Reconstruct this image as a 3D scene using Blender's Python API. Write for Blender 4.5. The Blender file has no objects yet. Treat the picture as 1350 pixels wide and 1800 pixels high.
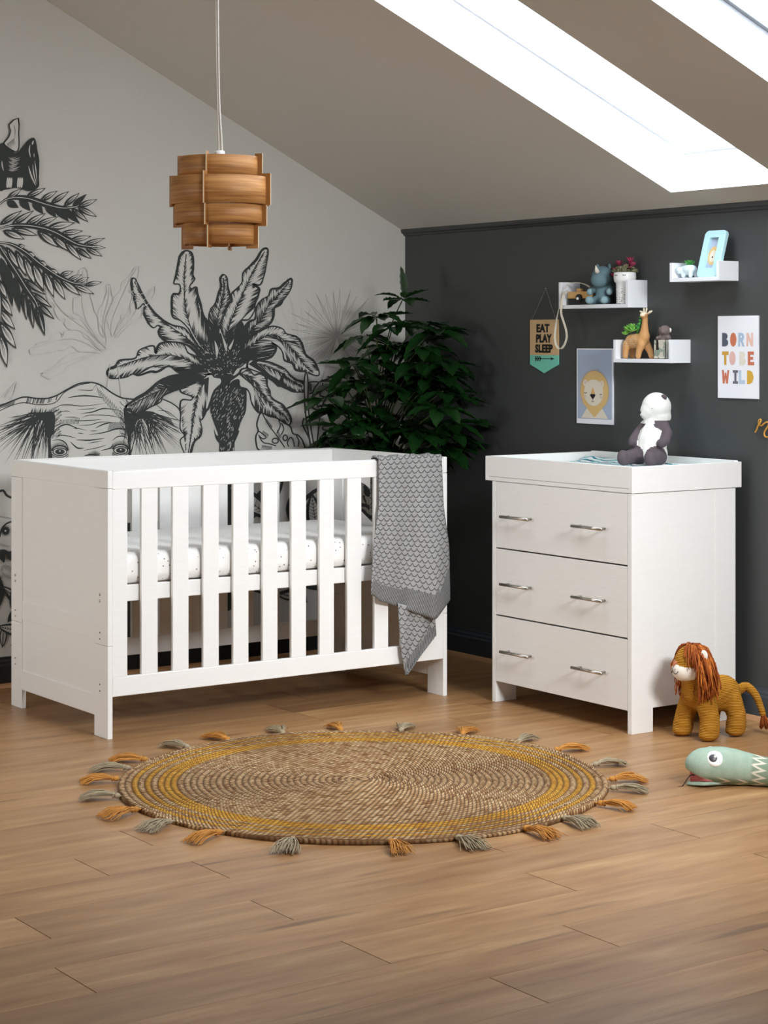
import bpy, bmesh, math, random
from mathutils import Vector, Matrix, Euler
from mathutils.bvhtree import BVHTree
random.seed(7)
R=math.radians; PI=math.pi
C=bpy.context.scene.collection; scn=bpy.context.scene
# ------------------------------------------------------------- camera, light, exposure
FPX=3445.; CX0,CY0,CZ0=-5.17,-7.19,1.3625; CA,SA=.81814,.57502
cd=bpy.data.cameras.new('camera'); cam=bpy.data.objects.new('camera',cd); C.objects.link(cam); scn.camera=cam
cd.sensor_fit='VERTICAL'; cd.sensor_height=36; cd.lens=FPX/1800*36; cd.shift_y=-300/1800; cd.clip_start=.05
cam.location=(CX0,CY0,CZ0); cam.rotation_euler=(R(90),0,-math.atan2(SA,CA))
scn.view_settings.view_transform='Standard'; scn.view_settings.look='None'; scn.view_settings.gamma=1; scn.view_settings.use_curve_mapping=False
scn.view_settings.exposure=0.0
w=bpy.data.worlds.new('sky'); scn.world=w; w.use_nodes=True
w.node_tree.nodes['Background'].inputs[0].default_value=(.86,.93,1,1); w.node_tree.nodes['Background'].inputs[1].default_value=2.0
SLOPE=.492
def arealight(name,loc,target,sx,sy,power,col,spread=180):
    l=bpy.data.lights.new(name,'AREA'); l.shape='RECTANGLE'; l.size=sx; l.size_y=sy; l.energy=power; l.color=col; l.spread=R(spread)
    o=bpy.data.objects.new(name,l); C.objects.link(o); o.location=loc
    d=Vector(target)-Vector(loc); o.rotation_euler=d.to_track_quat('-Z','Y').to_euler(); return o
# added key light below the closed ceiling, outside the picture to the right
arealight('added_key_light',(-1.4,-5.65,2.36),(-1.0,-1.3,.35),1.1,.8,46,(.965,.985,1),84)
# daylight above each roof window
for (xc,yc) in ((-1.36,-1.995),(-1.36,-3.065)):
    nx=SLOPE/math.hypot(1,SLOPE); nz=1/math.hypot(1,SLOPE)
    o=arealight('roof_daylight',(xc+nx*.45,yc,1.856-SLOPE*xc+nz*.45),(xc,yc,1.856-SLOPE*xc),2.7,.8,60,(.88,.94,1))
    o.rotation_euler=(0,math.atan(SLOPE)-0.0,0)
# added fill light from the left, outside the view, brightening the cot end
arealight('left_fill_light',(-6.35,-1.9,1.25),(-2.1,-.75,.55),1.2,1.1,21,(1,.99,.975),100)

# ------------------------------------------------------------- helpers
def lin(c):
    c=c/255.; return c/12.92 if c<=.04045 else ((c+.055)/1.055)**2.4
def col(rgb): return (lin(rgb[0]),lin(rgb[1]),lin(rgb[2]),1)
def nd(nt,t,**k):
    n=nt.nodes.new(t)
    for a,b in k.items(): setattr(n,a,b)
    return n
def mth(nt,op,a,b=None,c=None):
    n=nt.nodes.new('ShaderNodeMath'); n.operation=op
    for i,v in enumerate((a,b,c)):
        if v is None: continue
        if isinstance(v,(int,float)): n.inputs[i].default_value=v
        else: nt.links.new(v,n.inputs[i])
    return n.outputs[0]
def mixc(nt,f,a,b):
    n=nt.nodes.new('ShaderNodeMix'); n.data_type='RGBA'
    for i,v in ((0,f),(6,a),(7,b)):
        if isinstance(v,(int,float)): n.inputs[i].default_value=v
        elif isinstance(v,tuple): n.inputs[i].default_value=v
        else: nt.links.new(v,n.inputs[i])
    return n.outputs[2]
def base(name,rgb=(200,200,200),rough=.5,metal=0,spec=.5):
    m=bpy.data.materials.new(name); m.use_nodes=True; nt=m.node_tree; b=nt.nodes['Principled BSDF']
    b.inputs['Base Color'].default_value=col(rgb); b.inputs['Roughness'].default_value=rough; b.inputs['Metallic'].default_value=metal
    b.inputs['Specular IOR Level'].default_value=spec
    return m,nt,b
def objco(nt,sc=(1,1,1),kind='Object'):
    t=nd(nt,'ShaderNodeTexCoord'); mp=nd(nt,'ShaderNodeMapping'); mp.inputs['Scale'].default_value=sc
    nt.links.new(t.outputs[kind],mp.inputs[0]); return mp.outputs[0]
def noise(nt,v,sc,det=4,rough=.55,out=0):
    n=nd(nt,'ShaderNodeTexNoise'); n.inputs['Scale'].default_value=sc; n.inputs['Detail'].default_value=det; n.inputs['Roughness'].default_value=rough
    nt.links.new(v,n.inputs['Vector']); return n.outputs[out]
def bump(nt,b,h,st,dist=.001):
    n=nd(nt,'ShaderNodeBump'); n.inputs['Strength'].default_value=st; n.inputs['Distance'].default_value=dist
    nt.links.new(h,n.inputs['Height']); nt.links.new(n.outputs[0],b.inputs['Normal'])
def mat(name,rgb,rough=.5,metal=0,spec=.5,var=0,vs=6,stretch=(1,1,1),bs=0,bst=0):
    m,nt,b=base(name,rgb,rough,metal,spec); v=objco(nt,stretch)
    f=noise(nt,v,vs)
    c=col(rgb); k=var if var else .03
    lo=tuple(max(0,x*(1-k)) for x in c[:3])+(1,); hi=tuple(min(1,x*(1+k)) for x in c[:3])+(1,)
    nt.links.new(mixc(nt,f,lo,hi),b.inputs['Base Color'])
    if bst: bump(nt,b,noise(nt,v,bs,3),bst)
    return m
M={}
M['white']=mat('white_painted_wood',(240,239,236),.42,var=.03,vs=14,stretch=(1,1,9),bs=60,bst=.25)
M['whiteh']=mat('white_woodgrain_drawer',(238,236,232),.42,var=.05,vs=22,stretch=(1,.6,12),bs=60,bst=.3)
M['shelfw']=mat('white_laminate',(238,240,244),.35)
M['black']=mat('black_paint',(22,22,22),.5)
M['slot']=mat('dark_gap',(35,30,26),.8)
M['steel']=mat('brushed_steel',(190,186,178),.3,1,bs=200,bst=.1)
M['ceil']=mat('ceiling_plaster',(205,200,190),.9,var=.04,vs=1.5,bs=40,bst=.15)
M['reveal']=mat('white_roof_lining',(245,247,250),.7,bs=60,bst=.2)
M['wallr']=mat('dark_grey_wall_paint',(65,68,67),.6,var=.04,vs=3,bs=140,bst=.12)
M['trimd']=mat('dark_grey_trim_paint',(60,62,62),.45)
M['roomwall']=mat('pale_wall_paint',(205,200,190),.9)
def wallpaper():
    m,nt,b=base('grey_white_wallpaper',(210,211,206),.85,0,.2)
    g=nd(nt,'ShaderNodeNewGeometry')
    def mp(s):
        q=nd(nt,'ShaderNodeMapping'); q.inputs['Scale'].default_value=s; nt.links.new(g.outputs['Position'],q.inputs[0]); return q.outputs[0]
    f=mth(nt,'MULTIPLY',mth(nt,'ADD',noise(nt,mp((8,1,120)),3,3),noise(nt,mp((120,1,8)),3,3)),.5)
    f2=mth(nt,'ADD',mth(nt,'MULTIPLY',f,.6),mth(nt,'MULTIPLY',noise(nt,mp((1,1,1)),2.5,3),.4))
    nt.links.new(mixc(nt,f2,col((189,187,180)),col((213,211,205))),b.inputs['Base Color'])
    bump(nt,b,f,.25,.0006)
    return m
M['paper']=wallpaper()
M['ink']=mat('charcoal_print_ink',(60,64,62),.85,spec=.2)
M['faint']=mat('faint_grey_print',(190,189,184),.85,spec=.2)
M['faint2']=mat('soft_grey_print',(164,162,155),.85,spec=.2)
class MB:
    def __init__(s): s.v=[]; s.f=[]; s.m=[]; s.sm=[]
    def add(s,vs,fs,mi=0,smooth=False):
        o=len(s.v); s.v+= [tuple(v) for v in vs]
        for f in fs: s.f.append([i+o for i in f]); s.m.append(mi); s.sm.append(smooth)
        return s
    def box(s,a,b,mi=0,bev=0):
        x0,x1=sorted((a[0],b[0])); y0,y1=sorted((a[1],b[1])); z0,z1=sorted((a[2],b[2]))
        if bev<=0 or min(x1-x0,y1-y0,z1-z0)<2.2*bev:
            vs=[(x,y,z) for z in (z0,z1) for y in (y0,y1) for x in (x0,x1)]
            s.add(vs,[(0,2,3,1),(4,5,7,6),(0,1,5,4),(2,6,7,3),(0,4,6,2),(1,3,7,5)],mi)
        else:
            bm=bmesh.new(); bmesh.ops.create_cube(bm,size=1)
            bmesh.ops.transform(bm,matrix=Matrix.Translation(((x0+x1)/2,(y0+y1)/2,(z0+z1)/2))@Matrix.Diagonal((x1-x0,y1-y0,z1-z0,1)),verts=bm.verts)
            bmesh.ops.bevel(bm,geom=bm.edges[:],offset=bev,segments=2,affect='EDGES',profile=.5)
            s.bm(bm,mi)
        return s
    def bm(s,bm,mi=0,smooth=False,mtx=None):
        bm.verts.index_update()
        s.add([(mtx@v.co if mtx else v.co) for v in bm.verts],[[v.index for v in f.verts] for f in bm.faces],mi,smooth); bm.free(); return s
    def tube(s,pts,r,n=8,mi=0,cap=True,smooth=True):
        pts=[Vector(p) for p in pts]; rr=r if isinstance(r,(list,tuple)) else [r]*len(pts)
        vs=[];fs=[]; up=None
        for i,p in enumerate(pts):
            t=(pts[min(i+1,len(pts)-1)]-pts[max(i-1,0)])
            if t.length<1e-9: t=Vector((0,0,1))
            t.normalize()
            if up is None: up=Vector((0,0,1)) if abs(t.z)<.9 else Vector((1,0,0))
            a=t.cross(up); 
            if a.length<1e-6: a=t.orthogonal()
            a.normalize(); b=a.cross(t); up=b
            for k in range(n):
                q=2*PI*k/n; vs.append(p+(a*math.cos(q)+b*math.sin(q))*rr[i])
        for i in range(len(pts)-1):
            for k in range(n): fs.append((i*n+k,i*n+(k+1)%n,(i+1)*n+(k+1)%n,(i+1)*n+k))
        if cap: fs.append(tuple(range(n-1,-1,-1))); fs.append(tuple((len(pts)-1)*n+k for k in range(n)))
        return s.add(vs,fs,mi,smooth)
    def lathe(s,prof,c=(0,0,0),n=32,mi=0,smooth=True,close=False):
        vs=[];fs=[]; L=len(prof)
        for k in range(n):
            q=2*PI*k/n
            for r,z in prof: vs.append((c[0]+r*math.cos(q),c[1]+r*math.sin(q),c[2]+z))
        for k in range(n):
            for i in range(L-1 if not close else L):
                j=(i+1)%L; fs.append((k*L+i,((k+1)%n)*L+i,((k+1)%n)*L+j,k*L+j))
        return s.add(vs,fs,mi,smooth)
    def ell(s,c,r,rot=(0,0,0),mi=0,u=16,v=10):
        if not isinstance(r,(tuple,list)): r=(r,r,r)
        m=Matrix.Translation(c)@Euler(rot).to_matrix().to_4x4()@Matrix.Diagonal((*r,1))
        bm=bmesh.new(); bmesh.ops.create_uvsphere(bm,u_segments=u,v_segments=v,radius=1); return s.bm(bm,mi,True,m)
    def limb(s,pts,mi=0,n=12):
        P=[Vector(p[0]) for p in pts]; s.tube(P,[p[1] for p in pts],n,mi)
        for p in pts: s.ell(p[0],p[1],mi=mi,u=n,v=8)
        return s
    def prism(s,pl,axis,a,b,mi=0):   # polygon pl of 2D points, extruded along axis between a and b
        def mk(p,t):
            return {'x':(t,p[0],p[1]),'y':(p[0],t,p[1]),'z':(p[0],p[1],t)}[axis]
        n=len(pl); vs=[mk(p,a) for p in pl]+[mk(p,b) for p in pl]
        fs=[tuple(range(n)),tuple(range(2*n-1,n-1,-1))]+[(i,(i+1)%n,n+(i+1)%n,n+i) for i in range(n)]
        return s.add(vs,fs,mi)
    def xf(s,m): s.v=[tuple(m@Vector(v)) for v in s.v]; return s
WO={}   # world offset of every object's origin
def build(name,mb,mats,parent=None,loc=None,label=None,cat=None,group=None,kind=None,fixn=True,rot=0):
    if not isinstance(mats,(list,tuple)): mats=[mats]
    off=Vector((0,0,0))
    if parent is not None: off=WO[parent.name]
    elif loc is not None: off=Vector(loc)
    me=bpy.data.meshes.new(name); me.from_pydata([tuple(Vector(v)-off) for v in mb.v],[],mb.f)
    for m in mats: me.materials.append(M[m] if isinstance(m,str) else m)
    for p,mi,sm in zip(me.polygons,mb.m,mb.sm): p.material_index=mi; p.use_smooth=sm
    if fixn:
        bm=bmesh.new(); bm.from_mesh(me); bmesh.ops.recalc_face_normals(bm,faces=bm.faces); bm.to_mesh(me); bm.free()
    o=bpy.data.objects.new(name,me); C.objects.link(o)
    if parent is not None: o.parent=parent; WO[o.name]=Vector(off)
    else: o.location=off; WO[o.name]=Vector(off)
    tag(o,label,cat,group,kind); return o
def tag(o,label=None,cat=None,group=None,kind=None):
    if label: o['label']=label
    if cat: o['category']=cat
    if group: o['group']=group
    if kind: o['kind']=kind
    return o
def thing(name,loc,label,cat,group=None,kind=None):
    o=bpy.data.objects.new(name,None); o.empty_display_size=.1; C.objects.link(o); o.location=loc; WO[o.name]=Vector(loc); return tag(o,label,cat,group,kind)
def bake(mb,voxel,sm=8,fac=.6):
    me=bpy.data.meshes.new('t'); me.from_pydata(mb.v,[],mb.f); bm=bmesh.new(); bm.from_mesh(me); bmesh.ops.recalc_face_normals(bm,faces=bm.faces); bm.to_mesh(me); bm.free()
    o=bpy.data.objects.new('t',me); C.objects.link(o)
    a=o.modifiers.new('r','REMESH'); a.mode='VOXEL'; a.voxel_size=voxel; a.adaptivity=0
    if sm: b=o.modifiers.new('s','SMOOTH'); b.iterations=sm; b.factor=fac
    dg=bpy.context.evaluated_depsgraph_get(); dg.update(); e=o.evaluated_get(dg); r=bpy.data.meshes.new_from_object(e)
    out=MB(); out.add([tuple(v.co) for v in r.vertices],[tuple(p.vertices) for p in r.polygons],0,True)
    bpy.data.objects.remove(o); bpy.data.meshes.remove(me); bpy.data.meshes.remove(r); return out
def bvh(mb): return BVHTree.FromPolygons([Vector(v) for v in mb.v],mb.f)
def facecol(mb,fn):
    for i,f in enumerate(mb.f):
        c=Vector((0,0,0))
        for k in f: c+=Vector(mb.v[k])
        mb.m[i]=fn(c/len(f))
    return mb
def ray(px,py):
    a=(px-675)/FPX; h=-(py-600)/FPX; return Vector((CA*a+SA,-SA*a+CA,h))
CAMP=Vector((CX0,CY0,CZ0))
def at(px,py,**k):      # the point of a given plane that a photograph point shows
    r=ray(px,py); a,v=list(k.items())[0]
    t=v if a=='D' else (v-CAMP['xyz'.index(a)])/r['xyz'.index(a)]
    return CAMP+r*t
def cat_rom(pts,n=6,closed=False):
    P=[Vector(p) for p in pts]; L=len(P); out=[]
    if L<3 and not closed: return [P[0].lerp(P[-1],i/n) for i in range(n+1)]
    for i in range(L if closed else L-1):
        if closed: a,b,c,d=P[(i-1)%L],P[i],P[(i+1)%L],P[(i+2)%L]
        else: a,b,c,d=P[max(i-1,0)],P[i],P[i+1],P[min(i+2,L-1)]
        for k in range(n):
            t=k/n; out.append(.5*((2*b)+(c-a)*t+(2*a-5*b+4*c-d)*t*t+(3*b-a-3*c+d)*t**3))
    if not closed: out.append(P[-1])
    return out
# ------------------------------------------------------------- the room
WH=1.856; XR=-4.0; XL=-6.6; YF=-7.8; ZR=WH-SLOPE*XR
def zc(x): return WH-SLOPE*x
def floor_mat():
    m,nt,b=base('oak_laminate',(178,142,106),.36,0,.45)
    g=nd(nt,'ShaderNodeNewGeometry'); rnd=g.outputs['Random Per Island']
    sx=nd(nt,'ShaderNodeVectorMath'); sx.operation='ADD'; nt.links.new(g.outputs['Position'],sx.inputs[0])
    cb=nd(nt,'ShaderNodeCombineXYZ'); nt.links.new(mth(nt,'MULTIPLY',rnd,37.),cb.inputs[0]); nt.links.new(mth(nt,'MULTIPLY',rnd,91.),cb.inputs[2]); nt.links.new(cb.outputs[0],sx.inputs[1])
    def mp(s):
        q=nd(nt,'ShaderNodeMapping'); q.inputs['Scale'].default_value=s; nt.links.new(sx.outputs[0],q.inputs[0]); return q.outputs[0]
    g1=noise(nt,mp((1.6,13,1)),1.6,6,.6); g2=noise(nt,mp((5,70,1)),2,4,.6); g3=noise(nt,mp((1.0,3.2,1)),1.4,3)
    f=mth(nt,'ADD',mth(nt,'MULTIPLY',g1,.55),mth(nt,'ADD',mth(nt,'MULTIPLY',g2,.2),mth(nt,'MULTIPLY',g3,.25)))
    rp=nd(nt,'ShaderNodeValToRGB'); nt.links.new(f,rp.inputs[0]); e=rp.color_ramp.elements
    e[0].position=.3; e[0].color=col((118,76,42)); e[1].position=.7; e[1].color=col((192,154,110))
    x=rp.color_ramp.elements.new(.42); x.color=col((148,107,68)); x=rp.color_ramp.elements.new(.55); x.color=col((167,127,85))
    # dark cracks and knots along the grain
    k=noise(nt,mp((1.3,16,1)),1.1,5,.5); kk=nd(nt,'ShaderNodeValToRGB'); nt.links.new(k,kk.inputs[0]); kk.color_ramp.elements[0].position=.27; kk.color_ramp.elements[0].color=(.42,.38,.36,1); kk.color_ramp.elements[1].position=.36; kk.color_ramp.elements[1].color=(1,1,1,1)
    mm=nd(nt,'ShaderNodeMix'); mm.data_type='RGBA'; mm.blend_type='MULTIPLY'; mm.inputs[0].default_value=.8; nt.links.new(rp.outputs[0],mm.inputs[6]); nt.links.new(kk.outputs[0],mm.inputs[7])
    hs=nd(nt,'ShaderNodeHueSaturation'); nt.links.new(mm.outputs[2],hs.inputs['Color']); nt.links.new(mth(nt,'ADD',mth(nt,'MULTIPLY',rnd,.2),.88),hs.inputs['Value'])
    nt.links.new(hs.outputs[0],b.inputs['Base Color'])
    nt.links.new(mth(nt,'ADD',mth(nt,'MULTIPLY',g2,.16),.3),b.inputs['Roughness'])
    bump(nt,b,f,.12,.0008); return m
M['floor']=floor_mat()
fl=MB(); RW=.198; LP=1.32
phase={0:-1.985,1:-2.69,2:-1.9,3:-2.63,4:-1.55,5:-2.635,-1:-1.37,-2:-2.2,-3:-2.572}
y0=-3.49; k=-22
while y0+k*RW<0.01:
    ya=y0+k*RW; yb=min(ya+RW,0.02); ph=phase.get(k,random.uniform(-2.7,-1.4)); x=ph-LP*5
    while x<.02:
        xa=max(x,XL); xb=min(x+LP,.02)
        if xb>xa+.01: fl.box((xa+.0013,ya+.0003,-.012),(xb-.0013,yb-.0003,0))
        x+=LP
    k+=1
fl.box((XL,YF,-.03),(.02,.02,-.012),1)
build('floor',fl,['floor','slot'],kind='structure')
wl=MB(); wl.prism([(.1,-.03),(.1,WH),(0,WH),(XR,ZR),(XL-.1,ZR),(XL-.1,-.03)],'y',0,.1)
wall_left=build('wall_left',wl,'paper',kind='structure')
wr=MB(); wr.box((0,0,-.03),(.1,YF,WH)); build('wall_right',wr,'wallr',kind='structure')
wb=MB(); wb.box((XL,0,-.03),(XL-.1,YF,ZR)); build('wall_back',wb,'roomwall',kind='structure')
wf=MB(); wf.prism([(.1,-.03),(.1,WH),(0,WH),(XR,ZR),(XL-.1,ZR),(XL-.1,-.03)],'y',YF,YF-.1); build('wall_front',wf,'roomwall',kind='structure')
# sloping ceiling with two roof-window openings and their shafts
XA,XB=-.12,-2.6; K=-.116
Y=[-1.869,-2.447,-2.93,-3.52]
def yk(i,x): return Y[i]+K*x
ce=MB()
def cq(pl,mi=0): ce.add([(x,y,zc(x)) for x,y in pl],[tuple(range(len(pl)))],mi)
cq([(0,0),(0,YF),(XA,YF),(XA,yk(3,XA)),(XA,yk(2,XA)),(XA,yk(1,XA)),(XA,yk(0,XA)),(XA,0)])
cq([(XB,0),(XB,yk(0,XB)),(XB,yk(1,XB)),(XB,yk(2,XB)),(XB,yk(3,XB)),(XB,YF),(XR,YF),(XR,0)])
cq([(XA,0),(XA,yk(0,XA)),(XB,yk(0,XB)),(XB,0)])
cq([(XA,yk(1,XA)),(XA,yk(2,XA)),(XB,yk(2,XB)),(XB,yk(1,XB))])
cq([(XA,yk(3,XA)),(XA,YF),(XB,YF),(XB,yk(3,XB))])
ce.add([(XR,0,ZR),(XR,YF,ZR),(XL,YF,ZR),(XL,0,ZR)],[(0,1,2,3)])
NX=SLOPE/math.hypot(1,SLOPE); NZ=1/math.hypot(1,SLOPE); DP=.163
def off(p,d): return (p[0]+NX*d,p[1],p[2]+NZ*d)
for a in (0,2):
    q=[(XA,yk(a,XA)),(XA,yk(a+1,XA)),(XB,yk(a+1,XB)),(XB,yk(a,XB))]
    q=[(x,y,zc(x)) for x,y in q]; t=[off(p,DP+.1) for p in q]
    ce.add(q+t,[(i,(i+1)%4,4+(i+1)%4,4+i) for i in range(4)],1)
ceil=build('ceiling',ce,['ceil','reveal'],kind='structure',fixn=False)
def glassm():
    m=bpy.data.materials.new('roof_window_glass'); m.use_nodes=True; nt=m.node_tree; nt.nodes.clear()
    o=nd(nt,'ShaderNodeOutputMaterial'); mx=nd(nt,'ShaderNodeMixShader'); tr=nd(nt,'ShaderNodeBsdfTransparent'); gl=nd(nt,'ShaderNodeBsdfGlossy'); gl.inputs['Roughness'].default_value=.05
    n=noise(nt,objco(nt),90,2); fr=nd(nt,'ShaderNodeValue'); fr.outputs[0].default_value=.05
    nt.links.new(mixc(nt,n,(.86,.88,.9,1),(1,1,1,1)),tr.inputs[0])
    nt.links.new(fr.outputs[0],mx.inputs[0]); nt.links.new(tr.outputs[0],mx.inputs[1]); nt.links.new(gl.outputs[0],mx.inputs[2]); nt.links.new(mx.outputs[0],o.inputs[0]); return m
M['glass']=glassm()
M['alul']=mat('pale_grey_window_frame',(226,229,233),.4); M['alu']=mat('grey_window_trim',(150,155,160),.4)
for n,a in (('window_1',0),('window_2',2)):
    xa,xb=XA,XB
    root=thing(n,((xa+xb)/2,(yk(a,-1.3)+yk(a+1,-1.3))/2,zc(-1.36)+.1),None,None,kind='structure')
    fr=MB(); wdt=.012
    c=[(xa,yk(a,xa)),(xa,yk(a+1,xa)),(xb,yk(a+1,xb)),(xb,yk(a,xb))]
    cen=Vector((sum(p[0] for p in c)/4,sum(p[1] for p in c)/4))
    for i in range(4):
        p,q=Vector(c[i]),Vector(c[(i+1)%4])
        pi=p+(Vector((cen.x-p.x,0)).normalized()+Vector((0,cen.y-p.y)).normalized())*wdt; qi=q+(Vector((cen.x-q.x,0)).normalized()+Vector((0,cen.y-q.y)).normalized())*wdt
        vs=[]
        for d in (DP,DP+.03):
            for r_ in (p,q,qi,pi): vs.append(off((r_[0],r_[1],zc(r_[0])),d))
        fr.add(vs,[(0,1,2,3),(4,5,6,7),(0,1,5,4),(3,2,6,7),(1,2,6,5),(0,3,7,4)])
    build('window_frame',fr,'alul',root)
    g=MB(); vs=[off((p[0],p[1],zc(p[0])),DP+.014) for p in c]+[off((p[0],p[1],zc(p[0])),DP+.018) for p in c]
    g.add(vs,[(0,1,2,3),(7,6,5,4)]+[(i,(i+1)%4,4+(i+1)%4,4+i) for i in range(4)]); build('pane',g,'glass',root)
    if a==2:
        b_=MB(); yy=.012
        for d0,d1 in ((DP-.02,DP),):
            v8=[]
            for d in (d0,d1):
                for x,yo in ((xa,0),(xb,0),(xb,-.02),(xa,-.02)): v8.append(off((x,yk(a,x)+yo,zc(x)),d))
            b_.add(v8,[(0,1,2,3),(4,5,6,7),(0,1,5,4),(3,2,6,7),(1,2,6,5),(0,3,7,4)])
        build('trim_strip',b_,'alu',root)
# picture rail at the top of the dark wall, skirtings
t=MB(); t.prism([(0,1.836),(-.006,1.838),(-.012,1.846),(-.02,1.850),(-.024,1.858),(-.024,1.8672),(0,1.8555)],'y',-.0,YF)
t.v=[(x,y,z) for (x,y,z) in t.v]
tt=MB(); pr=[(0,1.836),(-.006,1.838),(-.012,1.846),(-.02,1.850),(-.024,1.858),(-.024,1.8672),(0,1.8555)]
n=len(pr); tt.add([(x,0,z) for x,z in pr]+[(x,YF,z) for x,z in pr],[tuple(range(n)),tuple(range(2*n-1,n-1,-1))]+[(i,(i+1)%n,n+(i+1)%n,n+i) for i in range(n)])
build('trim_1',tt,'trimd',kind='structure')
prb=[(0,0),(-.018,0),(-.018,.085),(-.012,.092),(-.012,.1),(-.007,.108),(-.006,.117),(0,.118)]
def skirt(name,m,alongx):
    s=MB(); n=len(prb)
    if alongx: vs=[(x,a,z) for x in (-.0,XL) for a,z in prb]
    else: vs=[(a,y,z) for y in (-.018,YF) for a,z in prb]
    s.add(vs,[tuple(range(n)),tuple(range(2*n-1,n-1,-1))]+[(i,(i+1)%n,n+(i+1)%n,n+i) for i in range(n)])
    build(name,s,m,kind='structure')
M['skd']=mat('dark_slate_skirting_paint',(58,64,70),.4); M['skb']=mat('black_skirting_paint',(30,32,33),.45)
skirt('baseboard_right','skd',False); skirt('baseboard_left','skb',True)
q=MB(); M['quad']=mat('oak_edge_strip',(186,140,98),.4)
q.prism([(-.018,0),(-.034,0),(-.030,.009),(-.024,.014),(-.018,.016)],'y',-.035,YF)
vs=q.v; build('trim_2',q,'quad',kind='structure')
q=MB(); q.add([(x,a,z) for x in (-.036,XL) for a,z in [(-.018,0),(-.034,0),(-.030,.009),(-.024,.014),(-.018,.016)]],[(0,1,2,3,4),(9,8,7,6,5)]+[(i,(i+1)%5,5+(i+1)%5,5+i) for i in range(5)])
build('trim_3',q,'quad',kind='structure')
# ------------------------------------------------------------- the printed jungle mural on the left wall (flat print, child of the wall)
mu=MB(); lay=[0]; INK,PAP,FNT,FN2=0,1,2,3
WL=tuple
def wp(p,dy):
    p=(min(p[0],706),p[1]); q=at(p[0],p[1],y=0.)
    return (q.x,-.0006-dy,max(q.z,.119))
def step(n=1): lay[0]+=n; return lay[0]*.00003
def restart(k=0): lay[0]=k
def tri(poly,mi,dy,flip=False):
    from mathutils.geometry import tessellate_polygon
    P=[Vector((p[0],p[1],0)) for p in poly]; ts=tessellate_polygon([P]); mu.add([wp(p,dy) for p in poly],[tuple(t) for t in ts],mi)
def clean(p):
    return [q for q in p]
def fill(poly,mi=INK,n=4): tri([(q.x,q.y) for q in cat_rom([(x,y,0) for x,y in poly],n,True)],mi,step())
def rib(pts,ws,mi,dy):
    P=[Vector((p[0],p[1])) for p in pts]; L=len(P); vs=[]; dy+=random.random()*.000024
    for i in range(L):
        t=P[min(i+1,L-1)]-P[max(i-1,0)]
        if t.length<1e-6: t=Vector((1,0))
        t.normalize(); nn=Vector((-t.y,t.x)); a=ws[i]/2
        vs+= [wp(P[i]+nn*a,dy),wp(P[i]-nn*a,dy)]
    mu.add(vs,[(2*i,2*i+1,2*i+3,2*i+2) for i in range(L-1)],mi)
def stroke(pts,w=2.2,mi=INK,taper=0,n=5,dy=None,closed=False):
    if len(pts)==2 and not closed: P=[Vector((pts[0][0],pts[0][1])).lerp(Vector((pts[1][0],pts[1][1])),i/4) for i in range(5)]
    else: P=[Vector((q.x,q.y)) for q in cat_rom([(x,y,0) for x,y in pts],n,closed)]
    if closed: P.append(P[0]); P.append(P[1])
    L=len(P)
    if taper==0: ws=[w]*L
    elif taper==1: ws=[w*(1-.92*i/(L-1)) for i in range(L)]
    else: ws=[w*(.12+.88*math.sin(PI*i/(L-1))) for i in range(L)]
    rib(P,ws,mi,step() if dy is None else dy)
def T(ox,oy,s): return lambda pts: [(ox+x/s,oy+y/s) for x,y in pts]
def resample(P,n):
    d=[0]
    for a,b in zip(P,P[1:]): d.append(d[-1]+(b-a).length)
    out=[]; j=0
    for i in range(n):
        t=d[-1]*i/(n-1)
        while j<len(d)-2 and d[j+1]<t: j+=1
        s=(t-d[j])/max(d[j+1]-d[j],1e-9); out.append(P[j].lerp(P[j+1],min(1,s)))
    return out
def inside(p,poly):
    c=False; n=len(poly); j=n-1
    for i in range(n):
        if (poly[i].y>p.y)!=(poly[j].y>p.y) and p.x<(poly[j].x-poly[i].x)*(p.y-poly[i].y)/(poly[j].y-poly[i].y)+poly[i].x: c=not c
        j=i
    return c
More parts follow.
